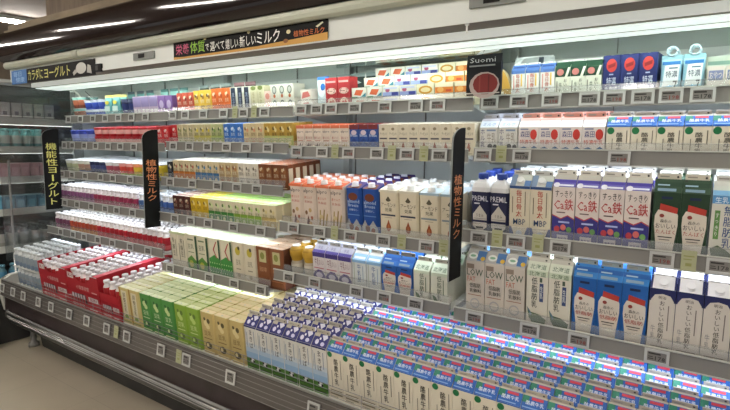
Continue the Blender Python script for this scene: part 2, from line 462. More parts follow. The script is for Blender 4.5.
def P_premil():
    r = empty('milk_bottle'); g = G(); h = .0345; b = []
    def ring(sx, z): 
        c = .008*sx
        q = h*sx
        return [(x, .035 + y, z) for x, y in ((-q+c, -q), (q-c, -q), (q, -q+c), (q, q-c), (q-c, q), (-q+c, q), (-q, q-c), (-q, -q+c))]
    R = [ring(1, 0), ring(1, .160), ring(.97, .176), ring(.80, .190), ring(.42, .202), ring(.42, .206)]
    cl = ['#242847', '#dcdcdc', '#e2e2e2', '#e2e2e2', '#e2e2e2']
    for i in range(5):
        for j in range(8):
            g.face([R[i][j], R[i][(j+1) % 8], R[i+1][(j+1) % 8], R[i+1][j]], cl[i])
    g.face(R[-1], '#dcdcdc'); g.face(R[0][::-1], '#242847')
    Face(g, (-h, .0005, 0), (1, 0, 0), (0, 0, 1), .069, .16).put([('t', 'PREMiL', .06, .79, .94, .91, '#d9d9e2'), ('p', [(.5, .04), (.88, .20), (.88, .48), (.5, .70), (.12, .48), (.12, .20)], '#c5bfb6'), ('r', .12, .30, .88, .35, '#242847'), ('r', .15, .38, .85, .39, '#6a665e'), ('t', 'うまみ', .3, .42, .7, .5, '#5b5750'), ('r', .3, .16, .7, .2, '#2a2a2a'), ('r', .2, .72, .5, .75, '#d9d9e2')], .0008)
    g.build('bottle_body', r)
    g = G(); g.lathe([(.0175, .203), (.0185, .207), (.0185, .221), (.0165, .224)], 0, .035, '#27408f', 12); g.build('bottle_cap', r)
    return r
def P_rice():
    return gable_carton('milk_carton', .070, .190, '#d5cdb6', '#c6c9c0', '#c2c2bd', hg=.034,
      front=[('r', 0, 0, 1, .24, '#27407c'), ('p', [(.1, .24), (.25, .08), (.5, .03), (.75, .08), (.9, .24), (.9, .3), (.1, .3)], '#d5cdb6'), ('v', '毎日骨太', .33, .42, .62, .93, '#b23b31'), ('t', 'MBP', .2, .28, .82, .39, '#2a4468'), ('r', .76, .45, .80, .9, '#77705f'), ('r', .14, .5, .18, .8, '#77705f'), ('r', 0, .95, 1, 1, '#3a5687'), ('e', .5, .12, .16, .055, '#c9d3de')],
      sl=[('r', .0, .0, .28, 1, '#7f93ad'), ('r', .7, 0, 1, .5, '#5f7fae')], cap='#dfe0dd')
def P_ca():
    return gable_carton('milk_carton', .070, .195, '#d9cfc8', '#6a63b0', '#d9d6cc',
      front=[('p', [(0, .0), (1, 0), (1, .46), (.7, .52), (.4, .46), (0, .52)], '#37357f'), ('p', [(0, .5), (.4, .44), (.7, .50), (1, .44), (1, .46), (.7, .52), (.4, .46), (0, .52)], '#b3474a'), ('t', 'すっきり', .12, .82, .88, .94, BK), ('t', 'Ca鉄', .08, .60, .93, .80, '#b03a3c'), ('r', .2, .55, .6, .57, '#6c5a58'),
             ('e', .24, .27, .13, .055, '#b8434c'), ('e', .52, .30, .13, .055, '#cc6a66'), ('e', .78, .27, .12, .05, '#6c9a5c'), ('r', .3, .38, .8, .41, '#aab8e0'), ('r', .25, .03, .75, .17, '#cfcad2'), ('t', '無脂肪', .3, .06, .7, .13, '#37357f')],
      sl=[('r', 0, .6, 1, 1, '#b8b4a8'), ('r', 0, .36, 1, .58, '#4b3f9a'), ('e', .16, .14, .14, .2, '#e6e6f0'), ('r', .3, .06, .92, .2, '#dfe2f0')])
def P_mushibo():
    return gable_carton('milk_carton', .070, .195, '#d3d1c6', '#c9cec6', '#cfcfca',
      front=[('r', 0, .88, 1, 1, '#5c93c4'), ('t', '生乳100', .1, .89, .9, .98, '#e5eef5'), ('v', '無脂肪乳', .42, .22, .74, .86, '#2c4a82'), ('r', .12, .35, .3, .78, '#5f8a4c'), ('v', 'すっきり', .14, .38, .28, .75, '#e2e6da'), ('p', [(.05, .2), (.3, .26), (.6, .2), (.95, .08), (.6, .02), (.15, .04)], '#56654c'), ('r', .84, .4, .88, .8, '#6a7f8c')],
      sl=[('r', 0, 0, 1, .35, '#7fb0d6'), ('r', 0, .65, 1, 1, '#c9c9c2')])
def P_purple500():
    return gable_carton('milk_carton', .068, .125, '#d5cfce', '#a7a6b3', '#b7b7b4', hg=.030,
      front=[('r', 0, .84, 1, 1, '#463a7c'), ('t', '牛乳', .16, .52, .5, .8, '#7d5560'), ('t', 'おいしい', .52, .55, .9, .76, '#7c4c68'), ('p', [(0, .0), (.5, .0), (1, .05), (1, .18), (.75, .36), (.4, .38), (.12, .28), (0, .16)], '#4a3c78'), ('e', .5, .18, .28, .1, '#c9c2d8'), ('r', .1, .42, .9, .46, '#b46f7c')],
      sl=[('r', 0, .0, 1, .34, '#51458c'), ('t', '牛乳', .3, .4, .7, .8, '#6d6a80')])
def P_blue500a():
    return gable_carton('milk_carton', .068, .122, '#cfd4d2', '#8ab4d4', '#c4c4be', hg=.030,
      front=[('r', 0, .9, 1, 1, '#8ab4d4'), ('v', '牛乳屋', .36, .2, .64, .86, '#3f5f92'), ('r', .12, .1, .16, .9, '#9aa28c'), ('r', .76, .25, .80, .8, '#6d8fae'), ('r', .1, .06, .9, .1, '#7ba0bf')],
      sl=[('r', .1, .15, .9, .4, '#e0e9ee'), ('r', 0, .7, 1, 1, '#c4c4be')])
def P_green500():
    return gable_carton('milk_carton', .068, .122, '#cfd0c0', '#c8d3be', '#b5b3a4', hg=.030,
      front=[('r', 0, .9, 1, 1, '#c8d3be'), ('v', '低脂肪乳', .38, .1, .66, .92, '#2c4434'), ('p', [(.08, .28), (.3, .22), (.42, .1), (.2, .06)], '#4e6b41'), ('r', .74, .3, .8, .8, '#6d7f6c')],
      sl=[('t', '北海道', .1, .12, .9, .6, '#4a6a50')])
def P_bluecow():
    return gable_carton('milk_carton', .069, .100, '#cfcdc6', '#cdd7dd', '#a9aab0', hg=.030,
      front=[('v', 'ホル乳', .05, .25, .30, .96, '#2a2a62'), ('t', '牛乳', .42, .45, .9, .8, '#8c8578'), ('e', .58, .30, .14, .10, '#191919'), ('e', .86, .28, .12, .10, '#191919'), ('r', .36, .0, .5, .1, '#cfcdc6'), ('r', .4, .86, .9, .92, '#7a8aa4')],
      sl=[('t', 'ミルク', .15, .15, .85, .5, '#5f88ae'), ('r', 0, .72, 1, 1, '#a9aab0')])
def P_redapple():
    return gable_carton('milk_carton', .070, .100, '#ddd5d0', '#dcd5d2', '#c98f80', hg=.030,
      front=[('p', [(0, 0), (1, 0), (1, .24), (.8, .34), (.55, .22), (.3, .32), (0, .24)], '#2f5f92'), ('t', '特濃牛乳', .08, .40, .94, .56, '#b4503f'), ('t', '森田', .1, .64, .55, .86, '#4a4c7c'), ('e', .76, .74, .17, .18, '#c03c34'), ('r', .1, .9, .5, .95, '#8a8fa8'), ('p', [(.1, .1), (.4, .2), (.9, .08), (.5, .04)], '#7fa4c4')],
      sl=[('r', .1, .2, .9, .34, '#b9b0c0'), ('r', 0, .7, 1, 1, '#d6a394')])
def P_slim(name, body, slope, front, sl=(), fin='#c9c9c4'):
    return gable_carton(name, .049, .112, body, slope, fin, hg=.02, finh=.006, front=front, sl=sl)
def P_lemon():
    return P_slim('milk_carton', '#d9d6d0', '#4a679c', [('r', 0, .9, 1, 1, '#4a679c'), ('v', '毎日骨太', .32, .3, .62, .9, '#b8523e'), ('r', .7, .5, .8, .88, '#d8b04c'), ('r', .14, .4, .22, .85, '#c98a84'), ('t', 'MILK', .2, .12, .85, .24, '#3c4048')], [('r', .1, .4, .9, .7, '#2e4478')])
def P_greenslim():
    return P_slim('milk_carton', '#d3d2c2', '#24402f', [('r', 0, .72, 1, 1, '#24402f'), ('e', .33, .86, .24, .10, '#b8726c'), ('p', [(.62, .7), (.8, .7), (1, 1), (.85, 1)], '#d3d2c2'), ('v', 'おいしい', .56, .18, .8, .66, BK), ('v', '牛乳', .26, .2, .46, .56, '#3c4a3c'), ('r', .1, .15, .16, .6, '#77756a')])
def P_navy():
    return brick_pack('milk_pack', .0525, .140, '#232c5e', '#2a3266', [('e', .5, .77, .30, .155, '#b03a35'), ('p', [(.3, .78), (.72, .84), (.7, .75), (.32, .70)], '#7d2626'), ('t', '特選', .24, .32, .78, .50, '#c9cede'), ('t', '北海道', .14, .16, .88, .29, '#c9cede'), ('r', .38, .55, .62, .58, '#a9b0c8'), ('r', .1, .04, .9, .07, '#8f96b4'), ('r', .42, .09, .56, .12, '#c9cede')], cham=.003)
def P_pouch_blue():
    return pouch('milk_pouch', .058, .128, '#8fb6c6', [('p', [(.1, .25), (.9, .3), (.95, .92), (.2, .88)], '#d3d6d6'), ('t', '特濃', .25, .52, .85, .72, '#23344a'), ('r', .4, .78, .85, .82, '#4d6a7a'), ('r', .05, .9, .98, 1.0, '#2f6aa4'), ('p', [(.02, .1), (.5, .05), (.9, .12), (.5, .3)], '#7fb4d4'), ('t', '7', .66, .1, .86, .42, '#23282c')], top='#7fa6ae', ring='#a9bfc6', d=.045)
def P_arc():
    return flat_box('dessert_box', .044, .085, .05, '#d9cdc2', '#dcd8cc', [('r', .1, .52, .9, .86, '#7d83a4'), ('t', 'おやつ', .14, .56, .86, .82, '#d9cdc2'), ('e', .5, .12, .36, .2, '#5c3428'), ('e', .5, .04, .22, .12, '#d9cdc2')])
def P_200(body, top, a='#6f6a55', b=None, dark=None, two=None, w=.0485, h=.120, c='#d9d2b8', name='soy_drink_pack', txt='豆乳', cup=True):
    fr = []
    if two: fr.append(('r', 0.02, 0, .98, .5, two))
    if dark: fr.append(('r', .12, .12, .88, .88, dark))
    fr += [('e', .36, .78, .14, .07, a), ('e', .66, .72, .16, .08, b or c), ('e', .55, .82, .1, .05, c), ('t', txt, .18, .48, .82, .62, a if not dark else c), ('r', .2, .34, .8, .37, b or a), ('e', .5, .20, .22, .08, c if two else (b or a)), ('r', .1, .05, .9, .08, a)]
    return brick_pack(name, w, h, body, top, fr, [('r', .1, .1, .9, .38, c)], cham=.0035, sidedec=[('r', .2, .15, .8, .85, c)] if dark else ())
def P_almond200():
    return brick_pack('almond_drink_pack', .0475, .120, '#d3cab4', '#cfc9b8', [('e', .5, .84, .16, .05, '#8a7f66'), ('t', 'アーモンド', .14, .62, .86, .72, '#4a4136'), ('r', .12, .49, .88, .54, '#4f4a52'), ('p', [(.5, .42), (.66, .22), (.6, .12), (.4, .12), (.34, .22)], '#8f4a30'), ('r', .2, .04, .8, .06, '#9c927a')], cham=.003)
def P_blue200():
    return brick_pack('almond_drink_pack', .048, .120, '#2c4f92', '#7c3030', [('r', 0, .84, 1, 1, '#6e2c30'), ('e', .5, .72, .3, .09, '#c9b8c0'), ('t', 'Breeze', .12, .57, .88, .67, '#cdd8ea'), ('p', [(.0, .2), (.5, .42), (1, .2), (1, .34), (.5, .52), (0, .34)], '#1f3a78'), ('p', [(.1, .04), (.5, .22), (.9, .04)], '#6fa0cc'), ('e', .3, .1, .12, .05, '#a06a48')], cham=.003)
def P_ilpo200(b):
    return brick_pack('oat_drink_pack', .0495, .120, '#d8cabb', '#cc6f4c', [('r', 0, .88, 1, 1, '#c96f50'), ('t', 'alpro', .1, .70, .9, .80, '#2c2f3c'), ('t', '麦ミルク', .14, .48, .86, .58, '#a8504c'), ('r', .2, .40, .8, .43, '#a86a5c'), ('p', [(.3, .1), (.45, .34), (.6, .2), (.75, .34), (.7, .08)], b), ('e', .3, .2, .1, .06, b)], cham=.003)
def P_flip(patt):
    return brick_pack('oat_drink_pack', .075, .198, '#d2c3b4', '#d0623a', [('r', 0, .95, 1, 1, '#d0704c'), ('t', 'alpro', .12, .80, .88, .91, '#23283a'), ('t', '麦ミルク', .18, .68, .8, .745, '#b0563f'), ('t', '乳製品', .2, .585, .8, .64, '#a8524a')]
      + ([('e', .3, .36, .1, .05, '#7a5a3c'), ('e', .6, .42, .12, .05, '#b79a6c'), ('p', [(.3, .1), (.42, .3), (.56, .16), (.5, .06)], '#5d2c22'), ('e', .72, .24, .09, .05, '#9a5a40'), ('e', .6, .12, .12, .04, '#c4a070')] if patt == 'a' else
         [('p', [(.2, .1), (.3, .45), (.38, .45), (.32, .1)], '#a08a54'), ('p', [(.45, .08), (.6, .48), (.68, .46), (.56, .08)], '#8c7442'), ('p', [(.66, .1), (.82, .4), (.9, .36), (.76, .1)], '#a4905e'), ('e', .4, .3, .14, .05, '#c9b88c')]), d=.066, cap='#e6e0dc', cham=.010, slant=.016, seam=False,
      tp=[('p', [(0, 0), (.5, .5), (1, 0)], '#d86a3c'), ('r', .1, .7, .9, .9, '#e0a080')])
def P_bluealm():
    return brick_pack('almond_drink_pack', .080, .198, '#1f4a92', '#3c2a68', [('e', .5, .82, .30, .085, '#6b3620'), ('t', 'almond', .14, .68, .90, .76, '#b9cbe4'), ('t', 'Breeze', .2, .60, .84, .67, '#b9cbe4'), ('t', '砂糖なし', .25, .51, .78, .56, '#b9cbe4'), ('r', .1, .42, .9, .435, '#6c93c8'), ('p', [(0, .0), (1, 0), (1, .16), (.7, .34), (.4, .18), (.2, .34), (0, .2)], '#a9a8a8'), ('e', .36, .16, .15, .075, '#6e3a20'), ('e', .7, .12, .13, .06, '#8c5030')], d=.066, cap='#e4e4ea', cham=.011, slant=.018, seam=False, tp=[('p', [(.1, .05), (.9, .05), (.75, .7), (.25, .7)], '#7a4526')])
def P_almond(blue):
    t = '#cfc9b6' if not blue else '#9fb6c2'
    bar = '#3a3c4c' if not blue else '#7d8a90'
    return brick_pack('almond_drink_pack', .087, .200, '#d3c9b0', '#dcd6c8' if not blue else '#bccbd2', [('r', 0, .955, 1, 1, t), ('p', [(.36, .80), (.5, .88), (.64, .80), (.56, .77), (.44, .77)], '#55503f'), ('t', 'アーモンド', .12, .655, .90, .74, '#3c352a'), ('t', '効果', .32, .56, .70, .64, '#3c352a'), ('r', .10, .475, .88, .51, bar), ('r', .3, .435, .7, .445, '#8d8570'),
      ('e', .5, .24, .13, .085, '#8f4a26'), ('p', [(.40, .28), (.5, .40), (.60, .28)], '#8f4a26'), ('e', .5, .24, .05, .06, '#a8633a')], d=.066, cap='#e2e2de', cham=.008, slant=.010, seam=False)
def P_prisma(body, top, dec, w=.089, h=.196, d=.062, name='soy_drink_pack', side=None, tc='#cfd6ae', tp=None):
    return brick_pack(name, w, h, body, top, dec, tp or [('r', .08, .12, .92, .46, tc), ('r', .55, .62, .9, .9, tc)], d=d, cham=.006, side=side)
def figure(c1='#d9d6b0', c2='#6f7a4a', txt='#dfe4c0'):
    return [('e', .42, .74, .16, .08, c1), ('e', .62, .80, .12, .06, c2), ('e', .55, .66, .15, .06, c1), ('e', .35, .84, .08, .04, c2), ('t', '豆乳', .24, .44, .78, .56, txt), ('r', .2, .36, .8, .38, txt), ('e', .5, .2, .24, .09, c2), ('e', .42, .2, .1, .05, c1), ('r', .1, .04, .9, .07, c1)]

RED = '#a3202a'
def P_shot(body='#a3262c', cap='#dcd6d6', band='#d9d2cf', name='yogurt_drink_bottle', h=.098, r=.0235):
    return bottle(name, r, [(.86, 0), (.98, .006), (.98, h*.30), (.98, h*.62), (.93, h*.74), (.62, h*.90), (.60, h)], body, cap, .013, r*.72, 10, [body, band, body, body, cap, cap])

# ------------------------------------------------------------------ the place
# floor, ceiling, walls
def floor_mat():
    m = noisy('vinyl_floor', '#b0a693', '#bab09d', 2.2, 0.30, 0, 0.0)
    nt = m.node_tree; b = nt.nodes['Principled BSDF']
    tc = nt.nodes.new('ShaderNodeTexCoord'); br = nt.nodes.new('ShaderNodeTexBrick')
    br.offset = 0; br.inputs['Scale'].default_value = 1.0
    br.inputs['Brick Width'].default_value = 0.45; br.inputs['Row Height'].default_value = 0.45
    br.inputs['Mortar Size'].default_value = 0.002
    src = b.inputs['Base Color'].links[0].from_socket
    mx = nt.nodes.new('ShaderNodeMixRGB'); mx.blend_type = 'MULTIPLY'
    mx.inputs['Fac'].default_value = 0.25
    br.inputs['Color1'].default_value = (1, 1, 1, 1); br.inputs['Color2'].default_value = (.9, .9, .88, 1); br.inputs['Mortar'].default_value = (.3, .3, .3, 1)
    nt.links.new(tc.outputs['Object'], br.inputs['Vector'])
    nt.links.new(src, mx.inputs['Color1']); nt.links.new(br.outputs['Color'], mx.inputs['Color2'])
    nt.links.new(mx.outputs['Color'], b.inputs['Base Color'])
    return m
M['floor'] = floor_mat()
g = G(); g.box((-12, -5, -0.05), (4, 4.5, 0), 'floor'); struct(g.build('floor'))
g = G(); g.box((-12, -5, 3.0), (4, 6.5, 3.06), 'ceil'); struct(g.build('ceiling'))
g = G(); g.box((-3.55, 2.36, 0), (1.2, 2.46, 3.0), 'brown')
g.box((-3.55, 1.62, 2.165), (1.2, 2.36, 3.0), 'brown'); struct(g.build('wall_back'))
g = G(); g.box((-12.1, -5, 0), (-12, 6.5, 3.0), 'ceil'); struct(g.build('wall_left'))
g = G(); g.box((-12, 6.5, 0), (-3.55, 6.6, 3.0), 'ceil'); struct(g.build('wall_far'))
g = G(); g.box((-3.78, 1.49, 2.082), (1.1, 1.66, 2.118), 'tan'); g.box((-3.79, 1.47, 2.072), (1.1, 1.68, 2.082), 'tan')
g.box((-3.56, 1.66, 2.082), (1.1, 1.70, 2.165), 'tan'); struct(g.build('trim_1'))

def tube_light(x, y, ang, L=1.2, label=''):
    r = empty('ceiling_light', (x, y, 3.0), (0, 0, ang))
    g = G(); g.box((-L/2, -.07, -.045), (L/2, .07, -.001), 'pale'); g.build('fixture_body', r)
    g = G(); g.tube([(-L/2+.03, 0, -.065), (L/2-.03, 0, -.065)], .018, 'tube', 8); g.build('light_tube', r)
    tag(r, label, 'ceiling light')
tube_light(-7.70, 3.25, math.radians(79), 0.62, 'lit fluorescent strip light on the brown ceiling, top left corner')
tube_light(-9.5, -1.1, math.radians(90), 1.2, 'farthest long fluorescent light mirrored at the left end of the dark canopy')
tube_light(-7.2, -1.1, math.radians(90), 1.2, 'long fluorescent light mirrored in the middle of the dark canopy')
tube_light(-5.0, -1.1, math.radians(90), 1.2, 'nearest long fluorescent light mirrored in the dark canopy')
tube_light(-2.8, -1.0, math.radians(90), 2.4, 'unseen long fluorescent light added over the aisle in front of the middle bays')  # this tube and the next two are out of view, added for ambience
tube_light(-0.6, -1.0, math.radians(90), 2.4, 'unseen long fluorescent light added over the aisle behind the photographer')
tube_light(1.4, -1.0, math.radians(90), 2.4, 'unseen long fluorescent light added over the aisle at the right end')

# the long open refrigerated case
X0, X1 = -3.80, 0.55
BAYS = [(-3.80, -2.603), (-2.597, -1.643), (-1.637, -0.743), (-0.737, 0.50)]
case = empty('refrigerated_display_case', (X0, 1.43, 0))
tag(case, 'long open refrigerated dairy case with dark canopy and chrome bumper', 'display case')
def part(name, g, parent=case):
    o = g.build(name, parent)
    if parent is case:
        o.matrix_parent_inverse = Matrix.Translation(-V(case.location))
    return o
# kick plate and metal bumper
g = G(); g.extrude_x([(1.50, .20), (1.53, .0), (2.34, 0), (2.34, .2)], X0 + .12, X1, 'kick'); part('kick_plate', g)
def swept(prof, m, closed=True, x0=X0 + .06, smooth=False):
    g = G(); g.extrude_x(prof, x0, X1, m, closed, smooth); return g
for zz in (.262, .250):
    g = G(); g.tube([(X0 + .10, 1.342, zz), (X1, 1.342, zz)], .0016, 'chrome', 6); part('skirt_rib', g)
part('lower_skirt', swept([(1.345, .275), (1.343, .245), (1.358, .24), (1.36, .215), (1.38, .195), (1.52, .19), (1.52, .30), (1.40, .30)], 'brushed'))
g = G()
g.tube([(X0 + .20, 1.44, .300), (X0 + .07, 1.375, .300), (X0 + .13, 1.330, .300), (X1, 1.330, .300)], .007, 'chrome', 10)
g.tube([(X0 + .09, 1.350, .270), (X1, 1.336, .270)], .0045, 'chrome', 8)
part('chrome_bumper', g)
g = G(); g.lathe([(.014, 0), (.014, .006), (.008, .008)], 0, 0, 'chrome', 12)
for v in range(len(g.v)):
    x, y, z = g.v[v]; g.v[v] = (-2.985 + x, 1.343 - z, .262 + y)
g.tube([(-3.02, 1.338, .262), (-3.0, 1.325, .275), (-2.97, 1.325, .270), (-2.955, 1.338, .255)], .004, 'chrome', 6)
part('latch', g)
part('front_panel', swept([(1.352, .40), (1.345, .28), (1.42, .28), (1.42, .455), (1.395, .455)], 'maroon'))
part('well_lip', swept([(1.353, .392), (1.333, .398), (1.333, .391), (1.352, .386)], 'rail'))
g = G(); g.extrude_x([(1.332, .396), (1.345, .497), (1.349, .497), (1.336, .396)], X0 + .04, X1, 'lowrail')
for z in (.415, .436, .458, .48):
    y = 1.332 + (z - .396) * .13
    g.extrude_x([(y - .002, z), (y - .002, z + .003), (y, z + .003), (y, z)], X0 + .04, X1, 'lowstreak')  # paler strips put the rail's glossy streaks into colour
part('front_price_channel', g)
part('channel_backing', swept([(1.350, .402), (1.357, .486), (1.360, .486), (1.354, .402)], 'brushed'))
g = G()
for z in (.472, .494, .512):
    g.tube([(X0 + .14, 1.412, z), (X1, 1.412, z)], .0013, 'chrome', 5)
for i in range(15):
    x = X0 + .14 + i * .30
    g.tube([(x, 1.412, .456), (x, 1.412, .514)], .0013, 'chrome', 5)
part('wire_fence', g)
g = G(); g.lathe([(.034, 0), (.034, .025), (.018, .035), (.018, .19)], -3.735, 1.50, 'rail', 12); part('adjustable_foot', g)
# well deck (sloping up to the back)
t6 = math.tan(math.radians(6))
g = G(); g.extrude_x([(1.40, .452), (2.26, .452 + .86*t6), (2.26, .44), (1.40, .44)], X0 + .05, X1, 'liner'); part('well_deck', g)
g = G(); g.box((X0 - .16, 2.27, .30), (X1, 2.30, 1.95), 'liner')
for i in range(11):
    x = X0 + .1 + i*.42
    g.box((x, 2.262, .55), (x + .003, 2.27, 1.76), 'rail')
for x in (-2.60, -1.64, -0.74):
    g.box((x - .018, 2.235, .44), (x + .018, 2.27, 1.76), 'steel')
part('back_panel', g)
# end wall of the well with a rounded front
g = G()
prof = [(1.36, .28), (1.345, .36), (1.338, .44), (1.352, .49), (1.40, .515), (2.27, .58), (2.27, .28)]
g.extrude_x(prof, X0, X0 + .045, 'pale'); part('well_end', g)
g = G()
pts = [(X0 + .02, 2.26, .60), (X0 + .02, 1.46, .52), (X0 + .02, 1.36, .50), (X0 + .06, 1.338, .503), (X1, 1.344, .503)]
g.tube(pts, .0045, 'rail', 8); part('well_rim', g)
# canopy
g = G(); n = 18
pr = [(1.466 - .022*min(1, math.sin(PI*i/n)*1.9)**.7 - .006*math.sin(PI*i/n), 1.893 + .178*i/n) for i in range(n+1)]
vs = [(x, y, z) for x in (X0 - .05, X1) for y, z in pr]
g.mesh(vs, [(i, n+1+i, n+2+i, i+1) for i in range(n)], 'fascia', True)
g.box((X0 - .05, 1.471, 1.893), (X1, 1.50, 2.071), 'fascia')
g.face([(X0 - .05, y, z) for y, z in pr], 'fascia'); g.face([(X1, y, z) for y, z in pr[::-1]], 'fascia')
part('canopy_fascia', g)
g = G(); n = 10
prof = [(1.487 + .022*math.cos(PI*2*i/n), 1.872 + .024*math.sin(PI*2*i/n)) for i in range(n)]
g.extrude_x(prof, X0 - .03, X1, 'roll', True, True)
g.tube([(-2.96, 1.486, 1.871), (-2.90, 1.486, 1.871)], .026, 'roll', 12)
part('light_valance', g)
g = G(); g.box((X0 - .02, 1.500, 1.774), (X1, 1.512, 1.90), 'header'); g.box((X0 - .02, 1.496, 1.770), (X1, 1.50, 1.782), 'header'); part('header_panel', g)
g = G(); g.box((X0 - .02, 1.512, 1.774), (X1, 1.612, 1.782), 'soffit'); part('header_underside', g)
g = G(); g.box((X0, 1.612, 1.745), (X1, 1.622, 1.782), 'pale', {'front': 'valance_glow'}); g.box((X0, 1.622, 1.7655), (X1, 1.784, 1.775), 'pale'); part('inner_valance', g)  # valance front glows in place of bounced light; it is no lamp
g = G(); g.box((X0 + .03, 1.624, 1.738), (X1, 1.775, 1.762), 'canopy_lamp')
g.box((X0 + .03, 1.620, 1.742), (X1, 1.628, 1.748), 'pale'); g.box((X0 + .03, 1.70, 1.7365), (X1, 1.704, 1.738), 'pale')
part('canopy_lamp', g)
g = G(); g.box((X0 + .05, 1.7765, 1.741), (X1, 1.7840, 1.760), 'canopy_fill'); part('rear_fill_tube', g)  # hidden glowing strip added to brighten the case interior
g = G(); g.box((X0 + .03, 1.785, 1.765), (X1, 2.26, 1.775), 'mirror'); part('canopy_liner', g)
g = G(); g.box((X0 - .045, 1.88, .60), (X0 - .03, 2.27, 1.90), 'liner'); part('end_wall', g)
g = G(); g.box((X0 + .02, 1.52, 1.90), (X1, 2.30, 1.92), 'kick'); part('canopy_top', g)

# clear end panel at the left end
ep = empty('glass_screen', (-3.812, 1.50, 0.6))
g = G()
pts = [(0, -.10, 1.158)] + [(0, .36 + .09*math.sin(a), 1.07 + .09*math.cos(a)) for a in [PI/2*i/6 for i in range(7)]] + [(0, .45, .96)]
g.tube(pts, .009, 'pale', 8)
g.build('panel_frame', ep)
g = G(); g.box((-.004, -.10, 0.0), (.004, .44, .95), 'glass'); g.box((-.004, -.10, .955), (.004, .40, 1.14), 'glass'); g.build('panel_pane', ep)
tag(ep, 'clear glass end screen with rounded corner at the left end of the dairy case', 'glass screen')

# shelves
SH = {}
def shelf(key, bay, y, z, where, depth=.47, tilt=5, first=False, label=''):
    x0, x1 = BAYS[bay]; x0 += .006; x1 -= .006
    if key == 'Y5': x1 = -2.468
    if key == 'M5': x0 = -2.460
    t = math.radians(tilt)
    r = empty('refrigerator_shelf', (0, y, z), (t, 0, 0))
    g = G(); g.box((x0, -.035, -.009), (x1, depth, -.0005), 'steel')
    g.box((x0, -.038, -.024), (x1, -.033, -.0005), 'steel'); deck = g.build('shelf_deck', r)
    g = G()
    c, s = math.cos(-t), math.sin(-t)
    def up(yy, zz): return (yy*c - zz*s, yy*s + zz*c)
    P = [up(-.046, -.026), up(-.042, .024), up(-.0395, .024), up(-.0435, -.026)]
    g.extrude_x(P, x0, x1, 'rail')
    for zz in (-.027, .022):
        g.extrude_x([up(-.0485, zz), up(-.0485, zz+.004), up(-.043, zz+.004), up(-.043, zz)], x0, x1, 'pale')
    g.build('price_channel', r)
    g = G(); g.extrude_x([(-.034, .0), (-.022, .048), (-.0195, .048), (-.031, .0)], x0, x1, 'fence')
    g.extrude_x([(-.0225, .046), (-.0225, .050), (-.0185, .050), (-.0185, .046)], x0, x1, 'fence')
    g.build('clear_fence', r)
    for x in (x0 + .001, x1 - .003):
        g = G(); g.face([(x, -.02, -.010), (x, depth, -.010), (x, depth, -.075), (x, depth-.1, -.07), (x, .03, -.024)], 'steel')
        g.face([(x+.002, -.02, -.010), (x+.002, .03, -.024), (x+.002, depth-.1, -.07), (x+.002, depth, -.075), (x+.002, depth, -.010)], 'steel')
        g.build('bracket', r)
    if True:
        g = G(); g.box((x0 + .03, -.028, -.018), (x1 - .03, -.006, -.0095), 'lamp'); g.build('lamp_strip', deck)
    tag(r, 'grey steel shelf with clear front fence, %s' % where, 'shelf')
    SH[key] = Shelf(y, z, tilt, where)
for key, bay, y, z, where in (
    ('Y1', 0, 1.86, 1.545, 'top shelf, leftmost bay'), ('Y2', 0, 1.83, 1.366, 'second shelf, leftmost bay'), ('Y3', 0, 1.79, 1.168, 'third shelf, leftmost bay'),
    ('Y4', 0, 1.74, 0.980, 'fourth shelf, leftmost bay'), ('Y5', 0, 1.70, 0.785, 'lowest shelf, leftmost bay'),
    ('M1', 1, 1.86, 1.550, 'top shelf, second bay'), ('M2', 1, 1.83, 1.376, 'second shelf, second bay'), ('M3', 1, 1.79, 1.176, 'third shelf, second bay'),
    ('M4', 1, 1.74, 0.984, 'fourth shelf, second bay'), ('M5', 1, 1.69, 0.718, 'lowest shelf, second bay'),
    ('N1', 2, 1.86, 1.555, 'top shelf, third bay'), ('N2', 2, 1.83, 1.363, 'second shelf, third bay'), ('N3', 2, 1.75, 1.018, 'third shelf, third bay'), ('N4', 2, 1.71, 0.800, 'lowest shelf, third bay'),
    ('R1', 3, 1.88, 1.560, 'top shelf, right bay'), ('R2', 3, 1.84, 1.368, 'second shelf, right bay'), ('R3', 3, 1.76, 1.075, 'third shelf, right bay'), ('R4', 3, 1.71, 0.795, 'lowest shelf, right bay')):
    shelf(key, bay, y, z, where, depth=2.25 - y - .03 if key[1] in '12' else .48)
SH['W'] = Shelf(1.43, .4545, 6, 'low front well')

# price tags on the channels
TAGX = {'Y1':[-3.737, -3.575, -3.415, -3.264, -3.111, -2.968, -2.821],
'M1':[-2.555, -2.443, -2.288, -2.125, -1.975, -1.826], 'N1':[-1.590, -1.497, -1.414, -1.285, -1.133, -0.988, -0.892],
'R1':[-0.69, -0.582, -0.348, -0.273, -0.192, -0.116, -0.035], 'R1e':[-0.47],
'Y2':[-3.752, -3.642, -3.483, -3.34, -3.19, -3.051, -2.905], 'M2':[-2.516, -2.373, -2.222, -2.072, -1.925, -1.776],
'N2':[-1.59, -1.44, -1.294, -1.148, -1.005, -0.863], 'R2':[-0.692, -0.55, -0.241],
'Y3':[-3.721, -3.584, -3.413, -3.223, -3.081, -2.889], 'M3':[-2.497, -2.303, -2.1, -1.953, -1.813],
'N3':[-1.54, -1.388, -1.222, -1.059, -0.866], 'R3':[-0.663, -0.531, -0.385, -0.097, 0.044],
'Y4':[-3.597, -3.437, -3.26, -3.096, -2.967, -2.799], 'M4':[-2.396, -2.259, -2.118, -1.927, -1.739],
'N4':[-1.532, -1.382, -1.16, -1.026, -0.886], 'R4':[-0.649, -0.455, -0.301, -0.086],
'Y5':[-3.592, -3.43, -3.289, -3.126, -2.96, -2.77, -2.594], 'M5':[-2.379, -2.228, -2.057, -1.872, -1.691]}
